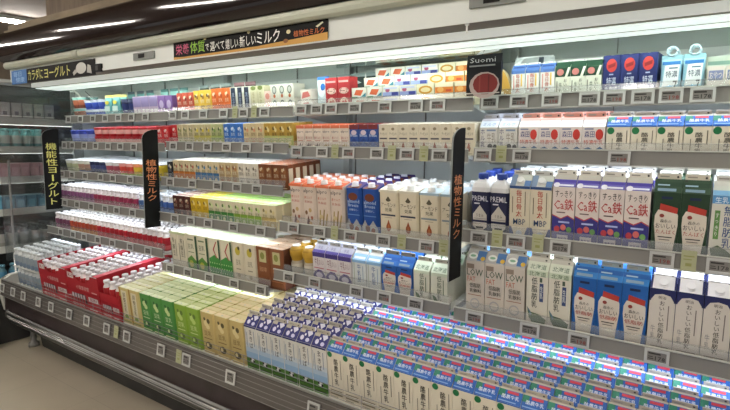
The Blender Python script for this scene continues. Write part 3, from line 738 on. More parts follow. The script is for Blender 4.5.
def make_tag(w, h, red):
    r = empty('price_tag')
    g = G(); a, b = w/2, h/2; e = .0075
    for q in (((-a, b-e), (a, b)), ((-a, -b), (a, -b+e)), ((-a, -b+e), (-a+e, b-e)), ((a-e, -b+e), (a, b-e))):
        g.box((q[0][0], -.004, q[0][1]), (q[1][0], 0, q[1][1]), 'tagframe')
    fo = g.build('tag_frame', r)
    g = G(); g.box((-a+e, -.002, -b+e), (a-e, 0, b-e), 'tagface')
    f = Face(g, (-a+e, -.002, -b+e), (1, 0, 0), (0, 0, 1), w-2*e, h-2*e)
    f.put([('r', .06, .72, .7, .88, '#2f2d2b'), ('t', '198' if red else '178', .42, .12, .94, .56, '#7a2d2a' if red else '#262626'), ('r', .06, .2, .34, .3, '#383634'), ('r', .06, .42, .3, .5, '#383634')])
    g.build('tag_display', fo)
    return r
protoA = make_tag(.064, .043, False); protoB = make_tag(.064, .043, True); protoW = make_tag(.056, .054, False)
usedp = set()
def place(p, loc, rot):
    if p.name in usedp: return dup(p, loc, rot)
    usedp.add(p.name); p.location = loc; p.rotation_euler = rot; return p
k = 0
for key, xs in TAGX.items():
    s = SH[key[:2]]
    for i, x in enumerate(xs):
        k += 1
        red = key[0] in 'RN' and k % 2 == 0
        o = place(protoB if red else protoA, (x, s.y - .0495, s.z - .001), (math.radians(-4), 0, 0))
        tag(o, 'small grey framed price tag, %s, %s' % (s.where, NTH[i] if key != 'R1e' else 'beside the green cartons'), 'price tag', 'price tags on the shelf channels')
for i, x in enumerate([-3.72, -3.565, -3.421, -3.223, -3.068, -2.86, -2.677, -2.481, -2.3, -2.023, -1.838, -1.553, -1.113, -.72, -.3]):
    o = place(protoW, (x, 1.3335, .448), (math.radians(-7), 0, 0))
    tag(o, 'white framed price tag on the low front rail, %s' % NTH[i], 'price tag', 'price tags on the low front rail')
g = G(); g.box((-.019, -.001, -.03), (.019, 0, .03), 'yellow')
f = Face(g, (-.019, -.001, -.03), (1, 0, 0), (0, 0, 1), .038, .06); f.put([('r', .15, .7, .85, .76, '#8a8d55'), ('r', .15, .55, .7, .6, '#8a8d55'), ('r', .3, .25, .7, .4, '#8a8d55')])
card0 = g.build('promotion_card'); firstc = True
for key, xs in {'M1':[-2.037, -1.899], 'N2':[-1.367, -1.076, -0.93], 'N3':[-1.305, -0.975, -0.795], 'R2':[-0.624], 'R3':[-0.597, -0.457, -0.030], 'W':[-2.392, -1.889]}.items():
    for i, x in enumerate(xs):
        o = card0 if firstc else card0.copy()
        if not firstc: C.objects.link(o)
        firstc = False
        s = SH[key]
        o.location = (x, s.y - .0505, s.z + .004) if key != 'W' else (x, 1.331, .452)
        o.rotation_euler = (math.radians(-4 if key != 'W' else -7), 0, 0)
        tag(o, 'small pale yellow card on the price rail, %s, %s' % (s.where, NTH[i]), 'card', 'yellow cards on the price rails')

# projecting black signs between the bays
def fin_sign(x, y0, y1, z0, z1, txt, col, label):
    r = empty('hanging_sign', (x, (y0+y1)/2, z0))
    g = G(); hy = (y1-y0)/2; H = z1-z0; c = .05
    prof = [(-hy, 0), (hy, 0), (hy, H)] + [(-hy + c*1.7 - c*1.7*math.sin(a), H - c + c*math.cos(a)) for a in [PI/2*i/5 for i in range(6)]]
    n = len(prof); T = .003
    g.face([(T, y, z) for y, z in prof], 'black'); g.face([(-T, y, z) for y, z in prof[::-1]], 'black')
    for i in range(n):
        a, b = prof[i], prof[(i+1) % n]
        g.face([(-T, a[0], a[1]), (-T, b[0], b[1]), (T, b[0], b[1]), (T, a[0], a[1])], '#8b8f8c')
    Face(g, (T, -hy, 0), (0, 1, 0), (0, 0, 1), 2*hy, H).put([('v', txt, .18, .05 if len(txt) > 6 else .27, .84, .83 if len(txt) > 6 else .70, col)])
    g.build('sign_board', r)
    g = G(); g.box((-.002, hy, H*.35), (.002, hy + .045, H*.38), 'steel'); g.build('mounting_clip', r)
    tag(r, label, 'sign')
fin_sign(-3.66, 1.595, 1.70, .935, 1.475, '機能性ヨーグルト', '#e2dc7a', 'tall black sign with yellow vertical writing at the leftmost bay')
fin_sign(-2.543, 1.605, 1.70, .925, 1.465, '植物性ミルク', '#d98a5a', 'tall black sign with orange writing between leftmost and second bay')
fin_sign(-0.728, 1.600, 1.70, .925, 1.462, '植物性ミルク', '#d98a5a', 'tall black sign with orange writing between third and right bay')

# header boards
def banner(name, x0, x1, z0, z1, decals, label):
    r = empty(name, (x0, 1.4955, z0))
    g = G(); g.box((0, 0, 0), (x1-x0, .003, z1-z0), 'black')
    Face(g, (0, 0, 0), (1, 0, 0), (0, 0, 1), x1-x0, z1-z0).put(decals, .0008)
    g.build('banner_sheet', r)
    g = G(); g.box((.01, -.001, z1-z0-.002), (.03, .003, z1-z0+.004), 'pale'); g.box((x1-x0-.03, -.001, z1-z0-.002), (x1-x0-.01, .003, z1-z0+.004), 'pale'); g.build('banner_clip', r)
    tag(r, label, 'banner')
banner('header_banner', -2.09, -1.185, 1.775, 1.853, [
    ('p', [(0, 0), (1, 0), (1, .36), (.85, .26), (.6, .14), (.3, .12), (.08, .10), (0, .14)], '#c99a4c'),
    ('t', '栄養', .02, .22, .125, .84, '#c8557a'), ('t', '体質', .135, .22, .245, .88, '#8fbf3c'), ('t', 'で', .25, .25, .275, .62, '#e8e8e0'),
    ('t', '選べて', .285, .2, .385, .70, '#e8e8e0'), ('t', '嬉しい', .395, .18, .48, .72, '#e8e8e0'), ('t', '新しい', .49, .2, .595, .76, '#e8e8e0'), ('t', 'ミルク', .60, .22, .74, .84, '#f2f2ea'),
    ('e', .79, .62, .012, .10, '#d9cfa0'), ('e', .55, .9, .01, .08, '#d9cfa0'), ('e', .25, .92, .01, .07, '#d9cfa0'), ('e', .775, .2, .014, .1, '#8a5a30'),
    ('t', '植物性ミルク', .82, .33, .985, .62, '#d5733c'), ('p', [(.94, .68), (.975, .86), (.98, .80), (.95, .62)], '#d9d9b8')],
    'long black header banner with pink, green and white handwritten-style Japanese lettering')
banner('header_banner', -3.79, -2.775, 1.752, 1.838, [
    ('r', 0, 0, .21, 1, '#3f74b5'), ('t', '毎日', .03, .52, .14, .9, '#9cc4e8'), ('t', '健康', .06, .1, .18, .48, '#9cc4e8'),
    ('t', 'カラダに', .23, .14, .42, .9, '#ded97c'), ('t', 'ヨーグルト', .44, .14, .74, .88, '#ded97c'), ('e', .86, .52, .055, .36, '#c9c9c2'), ('p', [(.78, .1), (.82, .3), (.80, .5), (.77, .3)], '#b8b8b0'), ('p', [(.92, .2), (.97, .1), (.96, .6), (.93, .7)], '#b8b8b0')],
    'long black header banner at left with yellow lettering and blue end')
g = G(); g.box((-2.765, 1.488, 1.765), (-2.705, 1.4995, 1.805), 'black'); g.box((-2.755, 1.486, 1.772), (-2.73, 1.488, 1.797), '#3b3a38')
o = g.build('clip_box'); tag(o, 'small black box on the header beside the left banner', 'box')
for x, z, lab in ((-2.325, 1.813, 'small grey thermometer with dark window on header between the banners'), (-.555, 1.828, 'small grey thermometer with dark window on header above right bay')):
    r = empty('thermometer', (x, 1.4995, z))
    g = G(); g.box((-.085, -.008, -.017), (.085, 0, .017), '#7f837f'); g.build('thermometer_body', r)
    g = G(); g.box((-.04, -.0095, -.009), (.01, -.008, .011), 'black'); g.build('display_window', r)
    tag(r, lab, 'thermometer')
g = G(); g.box((-.653, 1.504, 1.742), (-.648, 1.507, 1.775), '#e8e8e4'); g.box((-.656, 1.502, 1.766), (-.645, 1.51, 1.774), '#e8e8e4')
tag(g.build('white_clip'), 'thin white clip hanging from the header above the black pouch', 'clip')
g = G(); g.tube([(-3.63, 1.88, 1.736), (-3.56, 1.88, 1.70), (-3.42, 1.90, 1.615)], .0025, '#3a3a36')
tag(g.build('wire_hook'), 'thin dark slanting wire above the leftmost top shelf', 'wire')
# ------------------------------------------------------------------ stocking the shelves
SP = .0715
def stock(key, proto, desc, cat, xs, rows, d, **kw):
    SH[key].fill(proto, desc, cat, xs, d, rows, **kw)
# low well 
w = 'W'
stock(w, P_rakunou('milk_carton', .195), 'blue-shouldered white milk carton', 'milk carton', [-1.080 + SP*i for i in range(20)], 7, .070, loose=.0035)
stock(w, P_makiba(), 'indigo-topped meadow milk carton', 'milk carton', cols(-1.556, -1.118, 6), 7, .070, loose=.0035)
tanp = P_prisma('#c2ad72', '#ddd0a0', figure('#dccf9a', '#5c5230', '#7a5f33'), tc='#e4d2aa')
stock(w, tanp, 'tan soy drink pack', 'soy drink', cols(-1.845, -1.562, 3), 8, .062, loose=.002)
stock(w, P_prisma('#84a83c', '#cdd69a', figure('#b9cf7c', '#5f7a30', '#d7e2a4'), tc='#dfe6bc'), 'lime green soy drink pack', 'soy drink', cols(-2.034, -1.850, 2), 8, .062, loose=.002)
stock(w, P_prisma('#4c8c43', '#cfd8aa', figure('#c9d89c', '#2c622c', '#d0e0b4'), tc='#dde6c0'), 'deep green soy drink pack', 'soy drink', cols(-2.312, -2.040, 3), 8, .062, loose=.002)
stock(w, P_prisma('#c9b87c', '#d9d7a6', [('r', .22, .12, .72, .92, '#d9d2b4'), ('v', '調整豆乳', .34, .3, .6, .88, '#54492c'), ('r', .0, .0, .14, 1, '#a8823c'), ('r', .1, .05, .9, .08, '#7f8f4c'), ('e', .5, .2, .2, .05, '#7f9a4c')], tc='#e4e0c0'), 'cream soy pack with upright writing', 'soy drink', cols(-2.492, -2.318, 2), 8, .062, loose=.002)

# red cartons and trays of small bottles
def tray(w, d, h, label, xloc, up, hf=None, strip=True, seed=0):
    s = SH['W']; r = empty('drink_tray', s.pos(xloc, -.012, up), (s.t, 0, 0)); g = G(); T = .0025; hf = hf or h
    g.box((-w/2, 0, 0), (w/2, d, .003), '#8f1a24')
    g.box((-w/2, 0, .003), (-w/2+T, d, h), RED); g.box((w/2-T, 0, .003), (w/2, d, h), RED)
    g.box((-w/2+T, d-T, .003), (w/2-T, d, h), RED)
    f0 = [(-w/2+T, .003), (w/2-T, .003), (w/2-T, hf)]
    arc = [(w*.28*math.cos(a), hf - h*.42*math.sin(a)) for a in [PI*i/8 for i in range(9)]] if hf > .08 else []
    pf = f0 + arc + [(-w/2+T, hf)]
    g.face([(x, 0, z) for x, z in pf], RED); g.face([(x, T, z) for x, z in pf[::-1]], '#8f1a24')
    if strip:
        f = Face(g, (-w/2, 0, 0), (1, 0, 0), (0, 0, 1), w, h); f.put([('r', .05, .62, .24, .9, '#cfc4c0'), ('t', 'R-1', .08, .66, .21, .86, '#8a2a30'), ('t', 'の健康習慣', .3, .12, .7, .34, '#d0a9a6'), ('r', .78, .1, .94, .16, '#d0a9a6')])
    g.build('tray_body', r)
    if h > .1:
        g = G(); g.box((w/2 - .045, .0, h), (w/2, d, h+.002), '#c33a48'); g.face([(w/2-.045, .1*d, h+.0022), (w/2, .1*d, h+.0022), (w/2, .5*d, h+.0022), (w/2-.045, .5*d, h+.0022)], '#d0606a'); g.build('tray_flap', r)
    tag(r, label, 'drink tray', 'red trays in the low well')
shot = P_shot(name='drink_bottle')
def case_box(w, d, h, x, up, label):
    s = SH['W']; r = empty('drink_case', s.pos(x, -.012, up), (s.t, 0, 0)); g = G()
    g.box((-w/2, 0, 0), (w/2, d, h), RED)
    f = Face(g, (-w/2, 0, 0), (1, 0, 0), (0, 0, 1), w, h)
    f.put([('p', [(.08, .35), (.12, .8), (.5, .9), (.56, .8), (.6, .35)], '#3a1216')] + [('r', .12+.09*i, .36, .18+.09*i, .84, '#b8aeb0') for i in range(5)] + [('r', .12+.09*i, .36, .18+.09*i, .6, '#9a2a30') for i in range(5)]
          + [('r', .66, .60, .95, .86, '#cfc4c0'), ('t', '脂肪0', .7, .63, .92, .83, '#8a2a30'), ('t', '健康習慣', .12, .1, .5, .28, '#d0a9a6'), ('r', .65, .12, .9, .2, '#d0a9a6')])
    g.build('case_body', r)
    g = G(); g.box((-.02, .0, h), (.02, d, h+.0008), '#b5483c'); g.build('sealing_tape', r)
    tag(r, label, 'drink case', 'red cases of small bottles in the low well')
WT = .338
for i, x in enumerate((-3.19, -2.848)):
    case_box(WT, .55, .100, x, .001, 'red printed case of small bottles under the %s red tray' % ('left' if i == 0 else 'middle'))
    tray(WT, .55, .112, 'red cardboard tray of white-capped bottles, %s of the three raised trays' % ('left' if i == 0 else 'middle'), x, .1022, hf=.105)
case_box(.188, .53, .086, -2.578, .001, 'narrow red case of small bottles beside the cream soy packs')
tray(.188, .53, .060, 'low red tray of white-capped bottles beside the cream soy packs', -2.578, .0878, hf=.05, strip=False)
s = SH['W']
for nm, x0, x1, n, up in (('left red tray', -3.350, -3.078, 5, .1052), ('middle red tray', -3.008, -2.735, 5, .1052), ('low right red tray', -2.668, -2.488, 3, .0908)):
    sh2 = Shelf(s.y, s.z, 6, nm); sh2.z += up*math.cos(s.t); sh2.y -= up*math.sin(s.t)
    sh2.fill(shot, 'red white-capped yogurt bottle', 'yogurt drink', cols(x0, x1, n), .050, 10, q0=-.004, gap=.0025)
whites = P_shot('#87929a', '#c9cdcd', '#6f8094', name='drink_bottle', h=.104, r=.026)
for lv in (0, 1):
    sh2 = Shelf(s.y, s.z, 6, 'left well end, ' + ('bottom layer' if lv == 0 else 'upper layer')); 
    g = None
    up = lv*.121
    sh2.z += up*math.cos(s.t); sh2.y -= up*math.sin(s.t)
    if lv:
        g = G(); g.box((-.192, -.004, -.0022), (.192, .44, -.0005), '#c9c9c4')
        o = g.build('divider_card'); o.location = sh2.pos(-3.565, 0, 0); o.rotation_euler = (s.t, 0, 0); tag(o, 'thin pale card between two layers of grey bottles in well end', 'card')
    WB = [0]; sh2.fill(whites, 'pale grey capped bottle', 'drink bottle', cols(-3.752, -3.380, 7), .054, 5 if lv else 1, q0=.004, gap=.003)

# right bay, lowest shelf
stock('R4', P_low(), 'grey low fat milk carton', 'milk carton', cols(-.703, -.488, 3), 3, .070)
stock('R4', P_teishi(), 'white carton with green leaf picture', 'milk carton', cols(-.484, -.340, 2), 3, .070)
stock('R4', P_oishii('#1f5aa0', '#2f78bc', '#8f9c9c'), 'bright blue milk carton', 'milk carton', cols(-.336, -.122, 3), 3, .070)
stock('R4', P_navycap(), 'white milk carton with navy shoulders', 'milk carton', cols(-.120, .288, 6), 3, .070)
# right bay, third shelf
stock('R3', P_premil(), 'navy milk bottle with blue cap', 'milk bottle', cols(-.716, -.576, 2), 3, .071)
stock('R3', P_rice(), 'cream carton with red upright writing', 'milk carton', cols(-.573, -.429, 2), 3, .070)
stock('R3', P_ca(), 'purple calcium and iron milk carton', 'milk carton', cols(-.427, -.139, 4), 3, .070)
stock('R3', P_oishii('#243c2a', '#2f4632', '#c9c4b4', tc='#a8443c', txt='たんぱく'), 'dark green milk carton', 'milk carton', cols(-.133, .0085, 2), 3, .070)
stock('R3', P_mushibo(), 'pale carton with blue writing', 'milk carton', cols(.012, .156, 2), 3, .070)
# right bay, second shelf
stock('R2', P_bluecow(), 'small carton with black cow marks', 'milk carton', cols(-.728, -.582, 2), 3, .069, q0=.002)
stock('R2', P_redapple(), 'small carton with red apple', 'milk carton', cols(-.579, -.293, 4), 3, .070)
stock('R2', P_rakunou('milk_carton', .102), 'small white carton with green disc', 'milk carton', cols(-.290, .140, 6), 3, .070)
# right bay, top shelf
stock('R1', P_lemon(), 'slim white carton with blue top', 'milk carton', cols(-.628, -.474, 3), 2, .049)
stock('R1', P_greenslim(), 'slim carton with dark green top', 'milk carton', cols(-.472, -.322, 3), 4, .049)
stock('R1', P_navy(), 'navy milk pack with red disc', 'milk pack', cols(-.320, -.161, 3), 4, .0525)
stock('R1', P_pouch_blue(), 'light blue spouted milk pouch', 'milk pouch', cols(-.155, -.035, 2), 3, .047)
stock('R1', P_arc(), 'pale dessert box with brown arc', 'dessert box', cols(-.030, .062, 2), 3, .05, stack=1)
stock('R1', flat_box('cheese_box', .09, .04, .05, '#cfd8c8', '#d6ddd2', [('r', .1, .3, .9, .6, '#8fb0a0')]), 'pale green flat cheese box', 'cheese box', [.004], 2, .05, q0=.165, stack=3, sh=.042)

# hanging black pouch
s = SH['R1']
r = empty('hanging_pouch', (-.692, 1.770, 1.580)); g = G()
wv = .064
for a, b in ((0, .02), (.02, .11), (.11, .130), (.130, .142)):
    th = lambda z: .012*math.sin(min(1, max(0, z/.135))*PI) + .0015
    g.face([(-wv, -th(a), a), (wv, -th(a), a), (wv, -th(b), b), (-wv, -th(b), b)], '#1b1c20')
    g.face([(wv, th(a), a), (-wv, th(a), a), (-wv, th(b), b), (wv, th(b), b)], '#1b1c20')
    for sx in (-1, 1): g.face([(sx*wv, -th(a), a), (sx*wv, th(a), a), (sx*wv, th(b), b), (sx*wv, -th(b), b)], '#1b1c20')
g.face([(-wv, -.0015, .142), (wv, -.0015, .142), (wv, .0015, .142), (-wv, .0015, .142)], '#1b1c20')
Face(g, (-wv, -.0135, .004), (1, 0, 0), (0, 0, 1), 2*wv, .136).put([('e', .55, .22, .44, .34, '#b9a7a0'), ('e', .58, .25, .36, .27, '#7f2b28'), ('r', .40, .06, .44, .46, '#8f3d36'), ('r', .66, .04, .7, .48, '#642020'), ('r', .1, .70, .85, .74, '#9fa0a0'), ('t', 'Suomi', .12, .80, .86, .93, '#c9cacc'), ('r', 0, 0, 1, .03, '#b9b4ac')], .0006)
g.build('pouch_body', r)
g = G(); g.tube([(-.01, 0, .14), (.0, 0, .165), (-.012, .004, .19), (-.035, .01, .21)], .0022, '#2c2c2c'); g.tube([(0, 0, .165), (.018, .01, .20)], .0022, '#2c2c2c'); g.build('hanging_wire', r)
g = G(); g.face([(-.03, -.003, .142), (.05, -.004, .150), (.062, .006, .172), (-.01, .004, .165)], '#d6d8d8'); g.face([(-.03, -.001, .142), (-.01, .006, .165), (.062, .008, .172), (.05, -.002, .150)], '#b9bbbb'); g.build('plastic_header', r)
tag(r, 'black pouch with white script and red meat plate, hanging at top shelf', 'food pouch')
r = empty('cheese_wedge_pack', s.pos(-.650, .004, .001), (s.t, 0, 0)); g = G()
pts = [(-.03 + .034*math.sin(a), .105*math.sin(a*1.0 + .0) if 0 else .115*math.cos(a)) for a in [PI/2*i/6 for i in range(7)]]
pf = [(-.030, 0)] + [(-.030 + .052*math.cos(a), .125*math.sin(a)) for a in [PI/2*i/6 for i in range(7)]]
g.face([(x, 0, z) for x, z in pf], '#b98f42'); g.face([(x, .03, z) for x, z in pf[::-1]], '#b98f42')
for i in range(len(pf)):
    a, b = pf[i], pf[(i+1) % len(pf)]; g.face([(a[0], 0, a[1]), (a[0], .03, a[1]), (b[0], .03, b[1]), (b[0], 0, b[1])], '#c7b48a')
g.build('wedge_body', r)
g = G(); g.box((-.028, -.0012, .004), (-.006, -.0002, .04), '#d9d0b4'); g.build('wedge_sticker', r)
tag(r, 'rounded yellow cheese pack right of the black pouch', 'cheese')
r = empty('foil_bag', s.pos(-.590, .125, .001), (s.t, 0, 0)); g = G()
random.seed(3); k0 = len(g.v); nx, nz = 9, 8
for side in (-1, 1):
    k = len(g.v)
    for j in range(nz):
        for i in range(nx):
            e = math.sin(PI*i/(nx-1)) * math.sin(PI*(j+.6)/(nz+.3))
            g.v.append((-.075 + .15*i/(nx-1), .03 + side*(.002 + .016*e + .016*random.random()*e), .165*j/(nz-1)))
    for j in range(nz-1):
        for i in range(nx-1):
            q = (k+j*nx+i, k+j*nx+i+1, k+(j+1)*nx+i+1, k+(j+1)*nx+i)
            g.f.append(q if side < 0 else q[::-1]); g.m.append(g.mi(mat('#a4aaa8', .3, 0.0) if random.random() < .72 else mat('#3a4048', .3))); g.sm.append(False)  # some facets coloured darker to paint in the crumple shading
g.build('bag_body', r); g = G(); g.box((-.07, .028, .163), (.07, .032, .17), '#c9cccb'); g.build('bag_seal', r)
tag(r, 'crumpled silver bag behind the slim blue-topped cartons', 'bag')

# third bay, lowest
gold = bottle('pudding_cup', .033, [(.8, 0), (.9, .035), (.9, .05), (.72, .062), (1, .09), (1, .112), (.7, .128)], '#b08a2c', '#d9d4c8', .006, .020, 12, ['#c6bfae', '#c6bfae', '#b3a694', '#b08a2c', '#b99332', '#9f7a24'])
stock('N4', gold, 'gold-topped drink cup', 'drink cup', cols(-1.588, -1.434, 2), 3, .068)
stock('N4', P_purple500(), 'small carton with purple swoosh', 'milk carton', cols(-1.429, -1.216, 3), 4, .068)
stock('N4', P_blue500a(), 'small carton with pale blue top', 'milk carton', cols(-1.213, -1.070, 2), 4, .068)
stock('N4', P_oishii('#1f56a0', '#2a66b0', '#8a8780', hs=.122), 'small bright blue carton', 'milk carton', cols(-1.067, -.925, 2), 4, .068)
stock('N4', P_green500(), 'small pale green lettered carton', 'milk carton', cols(-.922, -.750, 2), 4, .068) if 0 else stock('N4', P_green500(), 'small pale green lettered carton', 'milk carton', [-.885, -.811], 4, .068)
# third bay, third shelf
stock('N3', P_flip('a'), 'pink oat drink carton with fruit picture', 'oat drink', cols(-1.600, -1.445, 2), 4, .066)
stock('N3', P_flip('b'), 'pink oat drink carton with oat picture', 'oat drink', cols(-1.443, -1.288, 2), 4, .066)
stock('N3', P_bluealm(), 'royal blue nut drink carton', 'nut drink', cols(-1.279, -1.112, 2), 5, .066)
stock('N3', P_almond(False), 'cream almond carton with dark bar', 'almond drink', cols(-1.108, -.926, 2), 4, .066)
stock('N3', P_almond(True), 'cream almond carton with pale blue edge', 'almond drink', cols(-.923, -.745, 2), 4, .066)
# third bay, second
stock('N2', P_ilpo200('#4a3038'), 'pink oat pack with dark fruit', 'oat drink', cols(-1.630, -1.502, 3) if 0 else [-1.606, -1.5545, -1.503], 3, .049)
stock('N2', P_ilpo200('#a8925c'), 'pink oat pack with yellow oats', 'oat drink', [-1.4515, -1.400, -1.3485], 3, .049)
stock('N2', P_blue200(), 'small blue nut drink pack', 'nut drink', cols(-1.322, -1.172, 3), 3, .049)
stock('N2', P_almond200(), 'small cream almond drink pack', 'almond drink', cols(-1.170, -.750, 9) if 0 else [-1.146 + .0478*i for i in range(9)], 3, .049)
# third bay, top
def cheese(fr, tp, body='#d6d2c6', top='#dcd8ca', w=.078, h=.0435, d=.095):
    return flat_box('cheese_box', w, h, d, body, top, fr, tp)
cA = cheese([('e', .45, .5, .4, .42, '#d6d8d0'), ('p', [(.15, .3), (.6, .2), (.8, .75), (.3, .8)], '#c7603c'), ('p', [(.62, .1), (.95, .1), (.95, .5)], '#3f7a8c'), ('r', 0, 0, .4, .12, '#4e8a5c')], [('r', .1, .2, .9, .5, '#c9c6b4'), ('p', [(.2, .1), (.7, .1), (.8, .5), (.3, .6)], '#cf7a50')])
cB = cheese([('r', 0, .0, 1, .42, '#8f9cc8'), ('r', .55, .08, .95, .4, '#3a3f84'), ('e', .3, .6, .14, .2, '#a8506c'), ('r', .08, .7, .9, .85, '#b9bfd8')], [('r', .15, .2, .85, .5, '#b4b6cf')])
cC = cheese([('e', .5, .45, .4, .38, '#c08a34'), ('e', .5, .45, .28, .22, '#d9c89a')], [('e', .5, .3, .34, .2, '#d8b264')], '#d9d2b4')
cD = cheese([('r', 0, .1, 1, .62, '#cf7a34'), ('e', .3, .4, .18, .24, '#e0a660'), ('r', .6, .2, .9, .4, '#b84a2c')], [('r', .05, .1, .95, .5, '#dba060')], '#dcd0b4')
s1 = SH['N1']
for lab, pr, xs in (('white cheese box with orange slice', cA, [-1.294, -1.212]), ('white cheese box with blue band', cB, [-1.132, -1.050]), ('cream cheese box with gold ovals', cC, [-.969]), ('cream cheese box with orange band', cD, [-.888, -.804])):
    for j, (q, st) in enumerate(((0, 2), (.099, 3), (.198, 4))):
        if lab.startswith('cream cheese box with orange') and j == 0 and 0: continue
        s1.where = 'top shelf, third bay, %s row' % ORD[j]
        s1.fill(pr, lab, 'cheese box', xs, .095, 1, q0=q, stack=st, sh=.0455)
s1.where = 'top shelf, third bay'
red = flat_box('cheese_box', .066, .140, .03, '#a83236', '#b9474a', [('e', .5, .58, .4, .1, '#d3b0a4'), ('t', 'チーズ', .14, .5, .86, .66, '#4c1a20'), ('e', .5, .2, .36, .18, '#d9b4a0'), ('e', .42, .18, .12, .1, '#b84434'), ('e', .64, .22, .1, .08, '#b84434'), ('r', .1, .84, .9, .9, '#d3a49c')])
stock('N1', red, 'upright red cheese box', 'cheese box', [-1.446, -1.376], 2, .03)
stock('N1', flat_box('cheese_box', .075, .03, .09, '#d9cfc6', '#dcd0c8', [('p', [(.1, .1), (.9, .3), (.7, .8), (.2, .7)], '#c06a64')], [('p', [(.1, .1), (.9, .2), (.7, .8), (.2, .7)], '#c97c70')]), 'flat white and pink dessert box', 'dessert box', [-1.588], 1, .09, stack=2, sh=.032) if 0 else None
pk = flat_box('dessert_box', .066, .047, .09, '#d9cfc6', '#dcd0c8', [('p', [(.1, .1), (.9, .3), (.7, .8), (.2, .7)], '#c06a64')], [('p', [(.1, .1), (.9, .2), (.7, .8), (.2, .7)], '#c97c70')])
stock('N1', pk, 'flat white and pink dessert box', 'dessert box', [-1.598], 1, .09, stack=2, sh=.050)
r = pouch('drink_pouch', .07, .150, '#c4d0d6', [('e', .5, .62, .3, .22, '#dde4e6'), ('e', .6, .8, .22, .14, '#2f6ab8'), ('p', [(.1, .7), (.3, .5), (.4, .55), (.2, .8)], '#dde4e6'), ('r', .2, .1, .8, .2, '#7fa8ae')], .035, '#2f6ab8')
r.location = s1.pos(-1.520, .02, .001); r.rotation_euler = (s1.t, 0, 0); tag(r, 'white and blue pouch standing left of the red cheese boxes', 'drink pouch')
dk = pouch('coffee_pouch', .085, .170, '#26352f', [('p', [(.1, .8), (.5, .95), (.9, .85), (.5, .8)], '#a9b8b8'), ('r', .2, .2, .8, .5, '#46584f')], .04, '#7d8a88')
mr = pouch('coffee_pouch', .085, .170, '#4c2228', [('p', [(.1, .8), (.5, .95), (.9, .85), (.5, .8)], '#b59a9c'), ('r', .2, .2, .8, .5, '#6c3a40')], .04, '#8a6468')
stock('N1', dk, 'dark green coffee pouch', 'coffee pouch', [-1.57, -1.478, -1.386], 1, .04, q0=.24)

# second bay
s = SH
stock('M5', P_prisma('#d0c9b4', '#d6d6c2', [('v', '有機豆', .3, .3, .62, .85, '#4c4a3c'), ('r', .1, .2, .2, .7, '#8c8a78'), ('r', .72, .3, .8, .8, '#7a7a68'), ('r', 0, .94, 1, 1, '#b9c49a')], w=.067), 'narrow white pack with upright writing', 'soy drink', cols(-2.435, -2.296, 2), 6, .062) if 0 else stock('M5', P_prisma('#d0c9b4', '#d6d6c2', [('v', '有機豆', .3, .3, .62, .85, '#4c4a3c'), ('r', .1, .2, .2, .7, '#8c8a78'), ('r', .72, .3, .8, .8, '#7a7a68'), ('r', 0, .94, 1, 1, '#b9c49a')], w=.067), 'narrow white pack with upright writing', 'soy drink', [-2.395, -2.326], 6, .062)
stock('M5', P_prisma('#d3cdb6', '#dfe3c8', [('r', .82, 0, 1, .97, '#2a4c34'), ('p', [(0, 0), (.82, 0), (.82, .28), (.4, .42), (0, .30)], '#5a8a3c'), ('e', .35, .18, .2, .1, '#b4b44c'), ('t', '豆乳', .14, .6, .7, .74, '#55604a'), ('r', .15, .84, .7, .88, '#6c7a5c'), ('r', .15, .5, .7, .52, '#6c7a5c')], w=.087), 'white soy pack with dark green edge', 'soy drink', cols(-2.286, -2.110, 2), 6, .062)
stock('M5', P_prisma('#d3cdb6', '#cfdcb4', [('r', .86, .35, 1, .97, '#2a4c34'), ('p', [(0, 0), (1, 0), (1, .44), (.5, .56), (0, .44)], '#3f8a3f'), ('p', [(.7, .92), (.78, .92), (.5, .7), (.75, .48), (.68, .48), (.4, .7)], '#a83c40')] + [('e', .12+.2*(i % 5), .1+.12*(i//5), .04, .02, '#b9d89c') for i in range(15)], w=.087), 'soy pack with dots and red chevron', 'soy drink', cols(-2.107, -1.930, 2), 6, .062)
stock('M5', P_prisma('#cfc6b0', '#e0dccb', [('e', .5, .78, .22, .11, '#b4a43c'), ('e', .6, .86, .1, .05, '#4c4a38'), ('t', '豆乳', .3, .42, .72, .56, '#6f6a58'), ('r', .3, .3, .7, .33, '#8c8672'), ('e', .5, .15, .14, .05, '#a89c80')], w=.081), 'cream soy pack with yellow emblem', 'soy drink', cols(-1.927, -1.763, 2), 6, .062)
stock('M5', P_prisma('#7c4a2c', '#c8ab90', [('r', .26, .62, .78, .92, '#b8b488'), ('e', .5, .78, .16, .09, '#7c8040'), ('t', '珈琲', .24, .38, .78, .50, '#b98f6c'), ('r', .1, .18, .9, .2, '#a8704c'), ('r', .0, .0, 1, .06, '#5c3620')], w=.056 + .0, tc='#d3b8a0', side='#53301e'), 'brown coffee soy drink pack', 'soy drink', [-1.728, -1.670], 6, .062) if 0 else stock('M5', P_prisma('#7c4a2c', '#c8ab90', [('r', .26, .62, .78, .92, '#b8b488'), ('e', .5, .78, .16, .09, '#7c8040'), ('t', '珈琲', .24, .38, .78, .50, '#b98f6c'), ('r', .1, .18, .9, .2, '#a8704c'), ('r', .0, .0, 1, .06, '#5c3620')], w=.088, tc='#d3b8a0', side='#53301e'), 'brown coffee soy drink pack', 'soy drink', [-1.7165, -1.6275], 6, .062)

